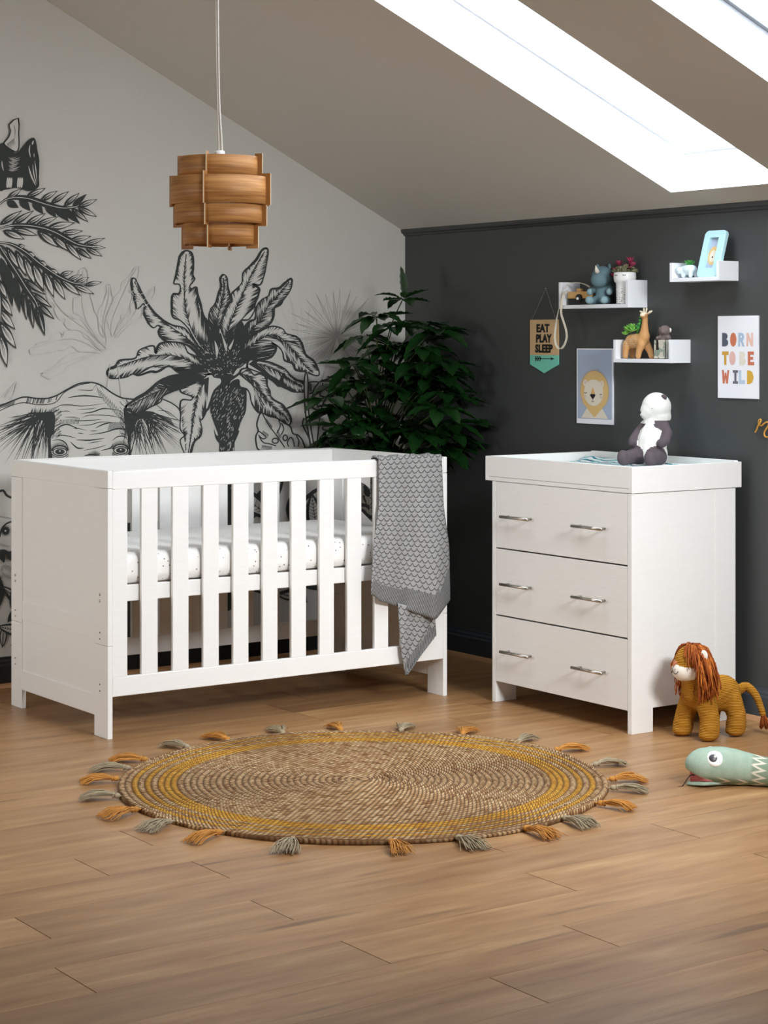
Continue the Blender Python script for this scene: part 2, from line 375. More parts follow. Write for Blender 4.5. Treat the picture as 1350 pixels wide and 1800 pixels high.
# a banana leaf: outline, midrib, engraved hatching from the rib and from the edge; dark 0..1 shades towards the base
def leaf(out,ribp,dark=.35,ow=3.2,base_dark=1.0,ang=.62,hatch=1,mi=INK,paper=True,lw=1.0):
    O=[Vector((q.x,q.y)) for q in cat_rom([(x,y,0) for x,y in out],4,True)]
    if paper: tri([tuple(p) for p in O],PAP,step())
    Rb=resample([Vector((q.x,q.y)) for q in cat_rom([(x,y,0) for x,y in ribp],6)],60)
    if hatch:
        dy=step()
        for i in range(2,59):
            for sub in (0,.5):
                t=(i+sub)/60; p=Rb[i].lerp(Rb[min(i+1,59)],sub); tg=(Rb[min(i+2,59)]-Rb[i-2]).normalized()
                for sg in (-1,1):
                    for rep in range(1+(t>1-.6*base_dark)):
                        d=(tg*(-math.cos(ang))*1+Vector((-tg.y,tg.x))*sg*math.sin(ang)); d=d.normalized()
                        # the distance to the edge
                        L=0
                        while L<60 and inside(p+d*(L+1.5),O): L+=1.5
                        if L<3: continue
                        k=random.random(); br=max(0,(t-(1-base_dark*.75))/(base_dark*.75+1e-6))
                        if rep==0:
                            f=min(.95,(.12+dark*random.uniform(.25,.95)+.6*br)); 
                            if k<.62+br: rib([p,p+d*L*f*.5,p+d*L*f],[1.15*lw*(1+br),.9*lw*(1+br*.9),.12],mi,dy)
                        if k>.45: 
                            f=min(.9,random.uniform(.15,.4)+dark*.35+br*.5); q=p+d*L; jit=Vector((random.uniform(-1,1),random.uniform(-1,1)))
                            rib([q,q-d*L*f*.5,q-d*L*f+jit],[1.5*lw*(1+br),1.0*lw*(1+br),.12],mi,dy)
    stroke([tuple(p) for p in Rb[1:]],1.7*lw,mi)
    P=O+[O[0],O[1]]; rib(P,[ow*random.uniform(.85,1.15)*(1+.35*math.sin(i*.23)) for i in range(len(P))],mi,step())
A=T(170,420,3.0); B=T(360,600,6.75); E=T(0,660,4.0909); G=T(0,320,5.295); H=T(0,200,6.75); J=T(520,600,9.0)
# soft grey fan palms and the pale palm far behind
def fan(c,r,n,mi,a0,a1,w):
    dy=step()
    for i in range(n):
        a=R(a0+(a1-a0)*i/(n-1)+random.uniform(-2,2)); l=r*random.uniform(.75,1.08); e=(c[0]+math.cos(a)*l,c[1]-math.sin(a)*l); m_=(c[0]+math.cos(a)*l*.55,c[1]-math.sin(a)*l*.55)
        nn=(-math.sin(a),-math.cos(a))
        for s in (-1,1): rib([Vector(c),Vector((m_[0]+nn[0]*s*w,m_[1]+nn[1]*s*w)),Vector(e)],[.9,.9,.5],mi,dy)
        if i%2: rib([Vector(c),Vector(e)],[1.6,.4],mi,dy)
fan((535,640),125,40,FNT,-80,262,3.0); fan((592,592),88,30,FN2,-70,250,2.4)
for k in range(10):
    a=k*.16; stroke([(545,700),(520-k*4,690-k*3),(495-k*5,696+k*4),(470-k*3,712+k*9)],1.0,FNT,1)
leaves=[
 (A([(700,620),(760,560),(820,510),(880,475),(930,460),(980,475),(1000,500),(1050,515),(1080,550),(1100,610),(1140,640),(1165,680),(1172,715),(1150,720),(1100,700),(1050,690),(1030,655),(990,640),(980,600),(960,570),(920,545),(945,570),(930,610),(900,630),(850,640),(790,650),(740,680)]),A([(1150,712),(1110,680),(1060,620),(1010,560),(960,515),(900,510),(820,560),(760,620),(700,680)]),.75,.8),
 (A([(1025,210),(1000,225),(960,260),(920,265),(905,300),(870,320),(840,360),(835,420),(800,440),(750,510),(720,580),(740,600),(800,530),(860,480),(910,450),(930,410),(935,365),(970,345),(985,320),(1015,280),(1028,240)]),A([(1020,220),(960,290),(900,360),(860,430),(790,510),(710,610)]),.95,1.0),
 (A([(895,50),(870,60),(840,110),(800,150),(770,180),(765,230),(740,260),(710,290),(700,330),(680,370),(650,440),(660,490),(680,540),(700,590),(720,560),(740,500),(770,460),(760,430),(800,425),(830,380),(835,340),(850,300),(855,262),(822,238),(860,242),(880,200),(895,130),(903,70)]),A([(890,58),(830,160),(770,290),(720,400),(690,500),(690,600)]),.45,.6),
 (A([(668,188),(650,210),(655,250),(640,290),(625,340),(600,370),(590,410),(590,490),(600,560),(640,600),(640,520),(645,470),(660,430),(680,380),(690,340),(710,330),(702,300),(690,250),(686,205)]),A([(668,200),(668,300),(640,400),(625,500),(630,590)]),1.0,1.0),
 (A([(470,62),(440,85),(428,140),(415,200),(406,235),(435,240),(440,268),(430,290),(400,295),(395,350),(400,410),(440,430),(480,470),(520,540),(580,610),(640,660),(650,620),(640,560),(600,500),(590,480),(580,430),(560,400),(545,340),(530,290),(525,255),(500,262),(490,248),(515,212),(505,190),(508,120),(498,75)]),A([(472,68),(462,180),(462,300),(475,400),(510,500),(580,600),(650,680)]),.35,.75),
 (A([(190,207),(182,225),(190,290),(205,345),(208,368),(225,362),(244,342),(252,358),(245,378),(255,410),(270,440),(285,460),(302,468),(320,456),(335,465),(325,490),(340,520),(370,540),(430,545),(480,565),(540,620),(600,690),(650,690),(600,635),(530,560),(480,490),(450,465),(400,455),(350,430),(300,385),(260,330),(225,260),(205,215)]),A([(194,215),(232,290),(285,370),(345,432),(420,485),(500,545),(600,650)]),.55,.75),
 (A([(55,710),(62,688),(100,668),(122,640),(200,630),(220,590),(260,570),(300,565),(310,602),(325,560),(360,545),(420,545),(460,560),(480,600),(520,620),(570,670),(610,705),(600,722),(540,715),(480,715),(430,705),(380,670),(320,700),(280,700),(220,720),(190,712),(150,730),(75,735)]),A([(68,690),(150,660),(280,620),(400,615),(500,650),(590,705)]),.4,.45),
 (A([(148,885),(200,845),(260,810),(330,750),(400,720),(480,712),(570,715),(540,742),(480,762),(450,782),(400,800),(345,828),(330,860),(270,890),(215,922),(170,905)]),A([(155,888),(300,812),(420,765),(560,722)]),.95,.75),
]
for o,r_,d,bd in leaves: leaf(o,r_,d*.7,3.4,bd*.55)
# dark heart of the crown
fill(A([(560,600),(610,640),(640,600),(635,520),(655,500),(680,590),(720,570),(760,560),(740,620),(780,640),(735,690),(700,740),(650,740),(590,690),(520,610)]))
dy=step()
for k in range(110):
    x,y=A([(random.uniform(540,770),random.uniform(560,720))])[0]; a=math.atan2(y-655,x-395)+random.uniform(-.1,.1); l=random.uniform(1,5)
    rib([Vector((x,y)),Vector((x+math.cos(a)*l,y+math.sin(a)*l))],[.9,.5],PAP,dy)
# trunk
fill(A([(655,740),(625,780),(600,880),(600,920),(620,980),(640,1040),(645,1130),(640,1400),(640,1900),(740,1900),(725,1400),(725,1118),(730,1060),(745,1010),(762,960),(787,900),(787,780),(765,765),(740,730),(690,715)]))
dy=step()
for k in range(230):
    x,y=random.uniform(605,778),random.uniform(770,1110)
    if y>960 and not 650<x<725: continue
    p=Vector(A([(x,y)])[0]); a=R(118+random.uniform(-8,8)); l=random.uniform(2,8)
    rib([p,p+Vector((math.cos(a),math.sin(a)))*l*.5,p+Vector((math.cos(a),math.sin(a)))*l],[.3,random.uniform(.6,1.3),.2],PAP,dy)
fill(A([(618,1000),(625,1050),(648,1078),(650,1040),(630,1035)])); fill(A([(722,1080),(745,1030),(750,1010),(735,1020)]))
for o,r_,d,bd in [
 (A([(600,712),(520,730),(480,770),(440,790),(450,812),(500,830),(495,850),(442,855),(440,960),(430,990),(450,1010),(465,1030),(458,1060),(465,1118),(455,1180),(480,1180),(510,1075),(545,1040),(553,1000),(545,960),(557,948),(575,910),(590,888),(602,850),(620,800),(655,762),(652,735),(620,728)]),A([(475,1170),(490,1080),(505,970),(520,880),(540,800),(590,730)]),.22,.2),
 (B([(500,310),(520,225),(600,215),(700,235),(780,250),(860,280),(950,330),(1010,400),(1090,460),(1175,490),(1170,590),(1130,600),(1050,600),(980,570),(900,530),(860,522),(820,470),(760,430),(700,385),(620,360),(540,330)]),B([(1165,540),(1080,500),(1000,450),(900,380),(760,310),(640,270),(520,270)]),.6,.25),
 (B([(275,535),(300,460),(400,385),(430,335),(490,320),(540,350),(580,400),(640,385),(700,400),(730,450),(735,520),(770,590),(780,650),(830,700),(900,740),(950,790),(1000,870),(1020,930),(1000,990),(930,960),(870,920),(800,890),(720,870),(660,850),(600,810),(550,720),(530,620),(490,565),(430,552),(400,520),(395,462),(330,475)]),B([(1000,960),(930,870),(820,790),(720,680),(640,560),(560,450),(470,400),(400,390)]),.6,.1)]: leaf(o,r_,d*.8,3.2,bd*.7)
fill(B([(720,395),(780,420),(860,460),(900,520),(850,520),(800,480),(740,440)])); fill(B([(880,480),(930,375),(955,400),(930,460),(960,520),(1060,570),(1080,600),(960,570)]))
# swiss cheese leaves and reed stem
O=B([(665,850),(625,930),(615,1000),(630,1060),(605,1120),(605,1200),(640,1290),(800,1330),(1000,1330),(1170,1290),(1160,1190),(1110,1120),(1040,1090),(1010,1010),(940,970),(850,910),(760,890)])
fill(O,PAP); stroke(O,2.6,closed=True); stroke(B([(680,860),(760,1000),(850,1120),(945,1260)]),2.0)
for c,r1,r2 in (((832,1180),36,30),((950,1145),26,34)): stroke(B([(c[0]+math.cos(a)*r1,c[1]+math.sin(a)*r2) for a in [k*PI/4 for k in range(8)]]),2.2,closed=True)
for a,b,n in (((690,1060),(760,1110),9),((730,920),(800,1010),10),((860,1050),(900,1130),7),((680,1230),(800,1250),12)):
    for k in range(n):
        x=a[0]+(b[0]-a[0])*k/n; y=a[1]+(b[1]-a[1])*k/n; stroke(B([(x,y),(x-18,y+62)]),1.0,taper=1)
for s_ in ([(630,1065),(680,1095),(720,1140),(680,1155),(630,1110)],[(990,1250),(975,1200),(1010,1140),(1040,1170),(1060,1250)],[(870,930),(890,1000),(850,1090)],[(905,970),(930,1040),(900,1110)],[(640,1130),(690,1200),(760,1215),(840,1240)],[(1080,1120),(1110,1180),(1100,1250)]): stroke(B(s_),2.0)
fill(B([(1200,340),(1175,450),(1175,600),(1195,900),(1260,1290),(1300,1290),(1235,950),(1215,700),(1222,400)]),PAP)
stroke(B([(1200,340),(1175,450),(1175,600),(1195,900),(1260,1290)]),2.4); stroke(B([(1205,360),(1220,500),(1218,700),(1240,950),(1300,1290)]),2.4)
for s_ in ([(0,620),(120,660)],[(185,660),(260,640),(350,650),(300,720),(250,810),(200,825)],[(200,940),(290,830),(250,1040),(380,1080)],[(420,660),(400,760),(370,850),(440,880)],[(470,770),(500,690),(530,700),(510,770),(470,780)],[(660,520),(500,590),(360,640)],[(660,560),(600,700),(500,860),(410,1010),(370,1200),(350,1400),(330,1600)],[(520,900),(620,820),(680,760)],[(590,930),(680,880),(730,920),(700,980)],[(250,1050),(320,1090),(400,1060)],[(280,1180),(320,1150),(340,1200),(300,1230),(280,1180)],[(120,1210),(100,1320),(180,1480),(200,1530)],[(420,1340),(560,1330),(600,1290)],[(420,1350),(430,1400),(560,1400),(600,1360)],[(600,1460),(660,1400),(640,1500)],[(400,1090),(520,1030),(600,1000)]): stroke(J(s_),2.2)
for k in range(9): stroke(J([(300+k*9,960+k*18),(370,1050+k*10)]),1.2,taper=1); stroke(J([(500+k*6,880-k*9),(640,830-k*16)]),1.4,taper=1); stroke(J([(380+k*8,850+k*8),(400+k*6,960+k*4)]),1.1,taper=1)
for k in range(3): stroke(J([(205+k*14,670),(210+k*14,790)]),1.1)
# pale repeat of the palm in the distance
def ghost(pts): return [(195+(x-400)*.68,600+(y-660)*.68+20) for x,y in pts]
for o,r_,d,bd in leaves[1:]: leaf(ghost(o),ghost(r_),.25,1.0,.2,hatch=0,mi=FNT,paper=False,lw=.5)
stroke([(193,640),(185,700),(188,760)],1,FNT); stroke([(205,640),(212,700),(208,760)],1,FNT)
stroke([(0,700),(20,680),(28,672),(22,695),(5,712)],2.2,FNT); stroke([(0,708),(26,674)],1.6,FNT)
# elephant
fill(E([(-40,230),(90,180),(170,155),(260,165),(330,165),(400,145),(470,105),(560,60),(650,50),(720,70),(800,125),(870,160),(960,170),(1150,170),(1240,210),(1290,260),(1310,400),(1330,560),(1340,1000),(-40,1000)]),PAP)
stroke(E([(-40,235),(-180,290),(-300,420),(-340,620),(-300,900),(-180,1100)]),2.6); stroke(E([(-40,270),(-160,320),(-270,440),(-305,620)]),1.5)
stroke(E([(-40,235),(90,180),(170,155),(260,165),(330,165),(400,145),(470,105),(560,60),(650,50),(720,70),(800,125),(870,160),(960,172)]),2.6)
stroke(E([(-40,270),(80,215),(170,195),(260,210),(360,205),(410,180),(460,120),(560,70),(640,55)]),1.5)
stroke(E([(1165,170),(1240,205),(1290,260),(1290,380),(1320,430),(1290,470),(1320,560)]),2.2)
fill(E([(195,268),(290,265),(385,270),(385,400),(362,450),(365,540),(385,700),(345,700),(342,560),(335,420),(300,325),(240,285)]))
fill(E([(890,230),(930,270),(1040,255),(1110,268),(1060,300),(985,322),(945,400),(935,520),(945,700),(905,700),(925,480),(900,380),(885,290)]))
dy=step()
def fans(x0,y0,a,b,n,L0,L1,w,jx=30,jy=20):
    for k in range(n):
        an=R(random.uniform(a,b)); l=random.uniform(L0,L1); p=Vector((x0+random.uniform(-jx,jx),y0+random.uniform(-jy,jy))); d=Vector((math.cos(an),math.sin(an)))
        q=[E([tuple(p+d*l*t+Vector((0,1))*l*.05*t*t)])[0] for t in (0,.35,.7,1)]
        rib([Vector(z) for z in q],[w*.9,w,w*.7,.15],INK,dy)
fans(270,300,95,172,52,180,420,1.4); fans(330,330,88,120,24,150,300,1.4); fans(235,285,140,176,12,150,280,1.2)
fans(1040,290,5,88,46,140,340,1.3,40,25); fans(980,330,60,112,30,120,300,1.3,40,40); fans(930,300,70,100,12,150,280,1.4)
for k in range(46):
    x=random.uniform(215,385); stroke(E([(x,275),(x+8,235+random.uniform(-12,12))]),1.3,taper=1,dy=dy)
for k in range(30): 
    x=random.uniform(190,420); y=160 if x<340 else 160-(x-340)*.35; stroke(E([(x,y),(x-14,y+42)]),.9,dy=dy)
for k in range(16):
    x=0+k*7; stroke(E([(x,205-k*1.6),(x-18,240-k*1.6)]),.9,dy=dy)
for k in range(60):
    x=random.uniform(385,440); y=random.uniform(225,430); stroke(E([(x,y),(x-40,y+30)]),.9,dy=dy,taper=1)
    x=random.uniform(850,905); y=random.uniform(160,420); stroke(E([(x,y),(x+34,y+34)]),.9,dy=dy,taper=1)
for k in range(14): stroke(E([(690+k*14,80+k*14),(712+k*14,150+k*16)]),.8,dy=dy)
for k in range(16):
    stroke(E([(430+k*9,320-k*1),(424+k*9,350)]),.8,dy=dy); stroke(E([(790+k*7,335),(770+k*7,390)]),.8,dy=dy)
    stroke(E([(1100+k*8,265+k*3),(1140+k*7,300+k*4)]),.9,dy=dy)
for s_,w_ in (([(480,160),(600,145),(740,160)],2.6),([(550,102),(640,108),(665,100)],1.6),([(390,240),(430,215),(500,212),(600,220),(760,198)],1.7),([(400,265),(470,255),(500,262)],1.4),([(545,245),(640,240),(690,232)],1.2),([(570,275),(660,262),(740,238),(850,250)],2.2),([(585,305),(640,285),(780,288),(880,310)],1.5),([(520,325),(600,325),(730,315)],1.8),([(540,360),(640,355),(720,335),(830,340)],1.4),([(680,378),(740,350),(800,338)],2.3),([(370,460),(390,400),(430,365),(480,352),(540,375),(620,395)],2.4),([(630,425),(740,410),(850,380),(900,400),(925,440)],2.4),([(550,412),(600,418)],1.3),([(400,438),(450,430),(545,450)],1.7),([(540,462),(640,465),(750,450)],2.3),([(620,488),(730,470)],1.3),([(500,475),(550,520),(600,522)],2.4),([(590,540),(690,520),(760,500)],1.3),([(720,540),(790,520),(810,490)],2.3),([(800,470),(840,440),(890,440),(930,480)],2.0),([(370,470),(420,462),(470,490),(490,560)],2.0),([(600,575),(650,570),(700,575)],2.6),([(455,300),(520,300),(560,305)],1.2),([(660,100),(700,60),(740,110)],1.0),([(520,380),(560,382)],1.2),([(640,400),(700,395)],1.2),([(1080,180),(1170,250),(1240,300)],1.2),([(1150,330),(1250,390),(1300,420)],1.3),([(1130,250),(1200,260),(1290,330)],1.2)): stroke(E(s_),w_,taper=2)
for cx_,cy_ in ((425,548),(862,538)):
    el=lambda rx,ry,a0=0,a1=360,n=12: E([(cx_+math.cos(R(a0+(a1-a0)*k/n))*rx,cy_-math.sin(R(a0+(a1-a0)*k/n))*ry) for k in range(n+(a1-a0<360))])
    stroke(el(50,27),1.8,closed=True); fill(el(34,19)); stroke(el(58,44,10,170,8),2.6); stroke(el(62,40,200,340,8),1.4); stroke(el(70,54,205,335,8),1.0); fill(E([(cx_-6,cy_-8),(cx_+4,cy_-10),(cx_+6,cy_-2),(cx_-4,cy_)]),PAP)
    for k in range(18): a=R(10+k*9); stroke(E([(cx_+math.cos(a)*58,cy_-math.sin(a)*52),(cx_+math.cos(a+.15)*82,cy_-math.sin(a+.15)*78)]),1.1,taper=1)
for k in range(12): stroke(E([(640+k*6,575),(625+k*8,530+abs(k-6)*4)]),1.2,taper=1)
for o,r_,d,bd in leaves[7:8]: leaf(o,r_,d,3.4,bd)
restart()
# palm fronds and the perched hornbill at the left
def lens(b,t,w,dark=0,curve=0):
    w*=1.3
    b,t=Vector(b),Vector(t); d=t-b; n_=Vector((-d.y,d.x)).normalized()
    def shape(k): return [tuple(b+d*s_+n_*(curve*math.sin(PI*s_)+sg*w*k*math.sin(PI*s_**.8)*(1-.25*s_))) for s_,sg in ([(i/8,1) for i in range(9)]+[(i/8,-1) for i in range(7,0,-1)])]
    tri(shape(1),INK,step())
    if dark<1:
        b0=b+d*.12; 
        def sh2(k,a,e): return [tuple(b+d*(a+(e-a)*s_)+n_*(curve*math.sin(PI*(a+(e-a)*s_))+sg*(w*.58)*k*math.sin(PI*s_))) for s_,sg in ([(i/8,1) for i in range(9)]+[(i/8,-1) for i in range(7,0,-1)])]
        tri(sh2(1-dark*.7,.14,.9),PAP,step()); dy=step()
        for q in (-.35,.1,.4):
            rib([b+d*.2+n_*(q*w*.2+curve*math.sin(PI*.2)),b+d*.45+n_*(q*w*.45+curve*math.sin(PI*.45)),b+d*.7+n_*(q*w*.2+curve*math.sin(PI*.7))],[5,4,.6],INK,dy)
oldwp=wp
def gfr(fr,dk):
    global wp
    wp=lambda p,dy: oldwp((p[0]/5.295,320+p[1]/5.295),dy)
    rach,items=fr
    wp=oldwp; stroke(G(rach),11,INK,2); wp=lambda p,dy: oldwp((p[0]/5.295,320+p[1]/5.295),dy)
    for b,t,w_,d_ in items: lens(b,t,w_,d_)
    wp=oldwp; stroke(G(rach),3.6,taper=0); stroke(G(rach),1.1,PAP)
rnd=random.random
# the same crown of fronds continues past the left edge of the view
def fronds():
    gfr(([(-30,220),(60,160),(150,145),(260,155),(370,190),(450,215),(560,240),(640,240),(720,225)],[((60,160),(205,60),24,.3),((240,140),(425,55),26,.3),((370,175),(535,80),24,.2),((470,200),(640,85),24,.3),((590,225),(738,100),24,.4),((670,228),(805,110),22,1),((720,230),(905,160),24,.1),((720,235),(900,325),24,.2),((660,240),(820,375),24,.5),((580,240),(742,390),28,1),((500,225),(640,370),30,1),((420,205),(520,330),30,1),((300,170),(400,300),32,1),((180,155),(280,270),32,1),((60,180),(170,240),30,1)]),0)
    gfr(([(-30,440),(100,405),(250,405),(400,430),(520,475),(620,530),(720,580),(830,600),(900,600)],[((-10,400),(205,262),26,.4),((100,402),(315,262),26,.4),((230,402),(425,288),26,.2),((320,410),(545,318),24,.2),((430,430),(700,378),32,.0),((560,480),(772,455),24,.1),((640,545),(850,505),24,.1),((760,590),(978,520),22,.2),((800,605),(985,612),18,.1),((20,450),(228,535),30,.1),((100,430),(350,500),30,.3),((340,450),(545,612),34,.2),((470,490),(655,655),34,.4),((590,550),(755,732),28,.2),((700,610),(850,718),24,.6),((790,610),(950,695),22,.2)]),0)
    gfr(([(-20,560),(100,580),(230,650),(340,740),(450,820),(560,890),(680,940),(790,950)],[((160,610),(225,595),26,.3),((240,665),(325,690),26,.1),((350,740),(435,780),24,.1),((450,820),(540,850),24,.1),((550,870),(678,830),22,.1),((620,920),(757,860),20,.1),((690,945),(825,885),20,.1),((780,960),(945,930),20,.1),((-10,580),(100,760),30,.6),((50,600),(175,815),30,.3),((140,630),(242,885),32,.1),((210,680),(325,965),34,.1),((290,740),(408,1025),36,.0),((400,810),(497,1082),32,.1),((480,880),(604,1102),30,.0),((550,900),(748,1062),28,.0),((660,950),(876,1046),24,.0)]),0)
    gfr(([(-10,600),(80,740),(160,860),(240,990),(310,1090),(345,1160)],[((0,700),(55,985),34,1),((60,760),(110,1170),32,1),((130,880),(180,1228),30,1),((210,990),(242,1292),28,.9),((265,1080),(306,1370),28,.9),((330,1150),(412,1437),32,.95),((330,1120),(502,1280),26,.6),((270,1020),(482,1172),26,.5),((190,890),(424,1054),26,.6)]),0)
    gfr(([(-40,900),(-10,1080),(0,1300)],[((-30,900),(60,1090),30,.3),((-20,1040),(112,1255),30,.0),((-30,1170),(137,1378),34,.0),((-20,1290),(147,1558),38,.0),((-10,1400),(58,1733),40,.1),((-60,950),(10,1150),30,1)]),0)
keep=oldwp; oldG=G
oldwp=lambda p,dy: keep((-14-p[0],p[1]),dy); wp=oldwp
fronds()
oldwp=keep; wp=keep; restart(110)
fronds()
fill(H([(-30,420),(30,345),(70,370),(110,430),(165,470),(230,430),(300,340),(350,295),(392,288),(415,330),(432,430),(455,560),(450,760),(445,872),(330,920),(200,880),(60,900),(-30,880)]))
b_=H([(205,55),(210,240),(212,400),(170,455),(60,385),(38,345),(90,280),(112,200),(97,130)]); fill(b_,PAP,2); stroke(b_,2.4,closed=True,n=2)
for k in range(9): stroke(H([(70+k*10,360-k*8),(120+k*6,420-k*6)]),1.1,taper=1)
stroke(H([(150,130),(165,200),(160,300)]),1,taper=2)
for s_,w_ in (([(325,620),(360,740),(412,855)],2.6),([(375,600),(390,720),(420,840)],1.8),([(400,560),(415,680),(425,800)],1.6),([(345,370),(335,440),(350,520)],2.2),([(385,320),(375,350),(370,370)],3),([(390,470),(395,520)],1.4),([(10,560),(15,620),(30,680)],2.0)): stroke(H(s_),w_,PAP,2)
for k in range(18): 
    y=520+k*9; x=80+rnd()*40; stroke(H([(x,y),(x+40,y+10),(x+90+rnd()*30,y-8)]),.7,PAP,2)
for k in range(6):
    x=70+k*22+(60 if k>2 else 0); fill(H([(x,770),(x+14,760),(x+20,800),(x+8,880),(x-8,860)]),PAP)
restart(60)
# the darker undergrowth low on the wall, seen past and through the cot
def undergrowth(n,x0,x1,y0,y1,s0,s1):
    for k in range(n):
        b=Vector((random.uniform(x0,x1),random.uniform(y0,y1))); a=R(random.uniform(190,350)); l=random.uniform(s0,s1); w_=l*.17; t=b+Vector((math.cos(a),math.sin(a)))*l
        d=t-b; n_=Vector((-d.y,d.x)).normalized()
        sh=lambda k_,e: [tuple(b+d*(s_*e+(1-e)*.5)+n_*sg*w_*k_*math.sin(PI*s_)) for s_,sg in ([(i/8,1) for i in range(9)]+[(i/8,-1) for i in range(7,0,-1)])]
        tri(sh(1,1),INK,step())
        if random.random()<.6:
            tri(sh(.62,.86),PAP,step()); dy=step()
            for q in range(12):
                s_=(q+1)/13; c_=b+d*(.07+.86*s_); m_=w_*.62*math.sin(PI*s_)
                for sg in (-1,1): rib([c_,c_+n_*sg*m_+d*.06],[1.3,.3],INK,dy)
            rib([b,t],[1.6,.8],INK,dy)
fill([(212,805),(240,800),(244,1100),(205,1100)]); fill([(262,830),(300,820),(296,990),(262,990)])
undergrowth(10,210,300,860,1100,40,80)
undergrowth(16,440,600,860,1060,50,110)
undergrowth(14,-10,60,1040,1150,30,70)
fill([(594,800),(640,800),(650,1040),(590,1040)])
undergrowth(10,560,680,800,1000,50,90)
# lemur's eye beside the cot
K4=T(0,860,4.737)
fill(K4([(-40,300),(20,290),(60,262),(100,250),(110,330),(110,430),(60,470),(-40,420)]),PAP)
stroke(K4([(-10,400),(10,330),(50,285),(110,262)]),3); c_=K4([(40,345)])[0]
fill([(c_[0]+math.cos(a)*6.5,c_[1]+math.sin(a)*6.5) for a in [k*PI/5 for k in range(10)]]); fill([(c_[0]+math.cos(a)*1.6,c_[1]+math.sin(a)*1.6) for a in [k*PI/3 for k in range(6)]],PAP)
for k in range(40):
    a=k*PI/20; stroke([(c_[0]+math.cos(a)*6,c_[1]+math.sin(a)*6),(c_[0]+math.cos(a)*11,c_[1]+math.sin(a)*11)],.9,taper=1)
fill(K4([(-20,510),(30,500),(70,520),(110,500),(110,590),(60,580),(40,540),(30,610),(-20,560)])); stroke(K4([(-10,790),(40,860),(110,960)]),5); stroke(K4([(-20,20),(20,10),(50,50),(90,70)]),4)
stroke(K4([(10,680),(20,640),(60,640),(110,700)]),3,FN2); stroke(K4([(10,690),(50,730),(110,740)]),3,FN2)
build('mural',mu,['ink','paper','faint','faint2'],wall_left,label='black line print of a banana palm, fronds and an elephant on pale wallpaper',fixn=False)
# ------------------------------------------------------------- the cot
X0,X1,Y0,Y1=-2.0893,-.6388,-1.165,-.377; XM=(X0+X1)/2; YM=(Y0+Y1)/2
cot=thing('cot_bed',(XM,YM,0),'white slatted wooden cot bed on square legs below the jungle mural','cot')
BV=.0025
def bpart(name,boxes,m,root,bev=BV,**k):
    b=MB()
    for a,c in boxes: b.box(a,c,0,bev)
    return build(name,b,m,root,**k)
EP=.018
for xa,xb,xi,out in ((X0,X0+EP,X0+EP,1),(X1-EP,X1,X1-EP,-1)):
    # an end: head rail, two posts, thin panels, cross rails
    e=bpart('end_panel',[((xa+.005,Y0+.06,.10),(xb-.004,Y1-.06,.87))],'white',cot)
    bpart('head_rail',[((xa,Y0,.8575),(xb,Y1,.9188))],'white',cot)
    bpart('cross_rail',[((xa+.0015,Y0+.1033,.331),(xb-.0015,Y1-.092,.3985))],'white',cot,.0015)
    bpart('cross_rail',[((xa+.0015,Y0+.1033,.0695),(xb-.0015,Y1-.092,.1415))],'white',cot,.0015)
    for (ya,yb) in ((Y0,Y0+.1033),(Y1-.092,Y1)):
        near=ya==Y0
        L=bpart('leg',[((xa,ya,0),(xb,yb,.3175)),((xa,ya,.3185),(xb,yb,.8565))],'white',cot,.0015)
        st=MB()
        # the leg has an L section: a return along the long side
        r0,r1=(xa,xi+.058) if out==1 else (xi-.012,xb)
        yc=ya+.045 if near else yb-.036
        sc=MB(); px=xa if out==1 else xb
        for zz,rr in ((.4903,.005),(.4687,.005),(.3595,.0028),(.3377,.0028),(.1807,.0028),(.1582,.0028)):
            sc=MB(); sc.tube([(px+out*.004,yc+.014*(1 if near else 0),zz),(px-out*.0008,yc+.014*(1 if near else 0),zz)],rr,10)
            build('bolt' if rr>.004 else 'screw_hole',sc,'steel' if rr>.004 else 'slot',L)
xa,xb=X0+EP,X1-EP
# upper end panel lies nearly flush with the near post
for (ya,yb,nm) in ((Y0,Y0+.018,'front'),(Y1-.018,Y1,'rear')):
    bpart('top_rail',[((xa,ya,.8535),(xb,yb,.9145))],'white',cot)
    bpart('bottom_rail',[((xa,ya,.1435),(xb,yb,.2105))],'white',cot)
    t_=MB(); t_.tube([(xa+.004,(ya+yb)/2,.9165),(xb-.004,(ya+yb)/2,.9165)],.0035,8); build('teething_rail',t_,'white',cot)
    bpart('stile',[((xa,ya,.21),(-2.0145,yb,.854))],'white',cot,.001)
    bpart('stile',[((-.722,ya,.21),(xb,yb,.854))],'white',cot,.001)
    for k in range(10):
        x=-1.9270+k*.1226
        bpart('slat',[((x-.0315,ya+.001,.21),(x+.0315,yb-.001,.854))],'white',cot,.002)
for yb_ in (Y0+.022,Y1-.044):
    bpart('side_bearer',[((xa+.002,yb_,.4645),(xb-.002,yb_+.022,.5205))],'white',cot)
bpart('base_slats',[((xa+.05+k*.1,Y0+.045,.500),(xa+.11+k*.1,Y1-.045,.518)) for k in range(14)],'white',cot,.001)
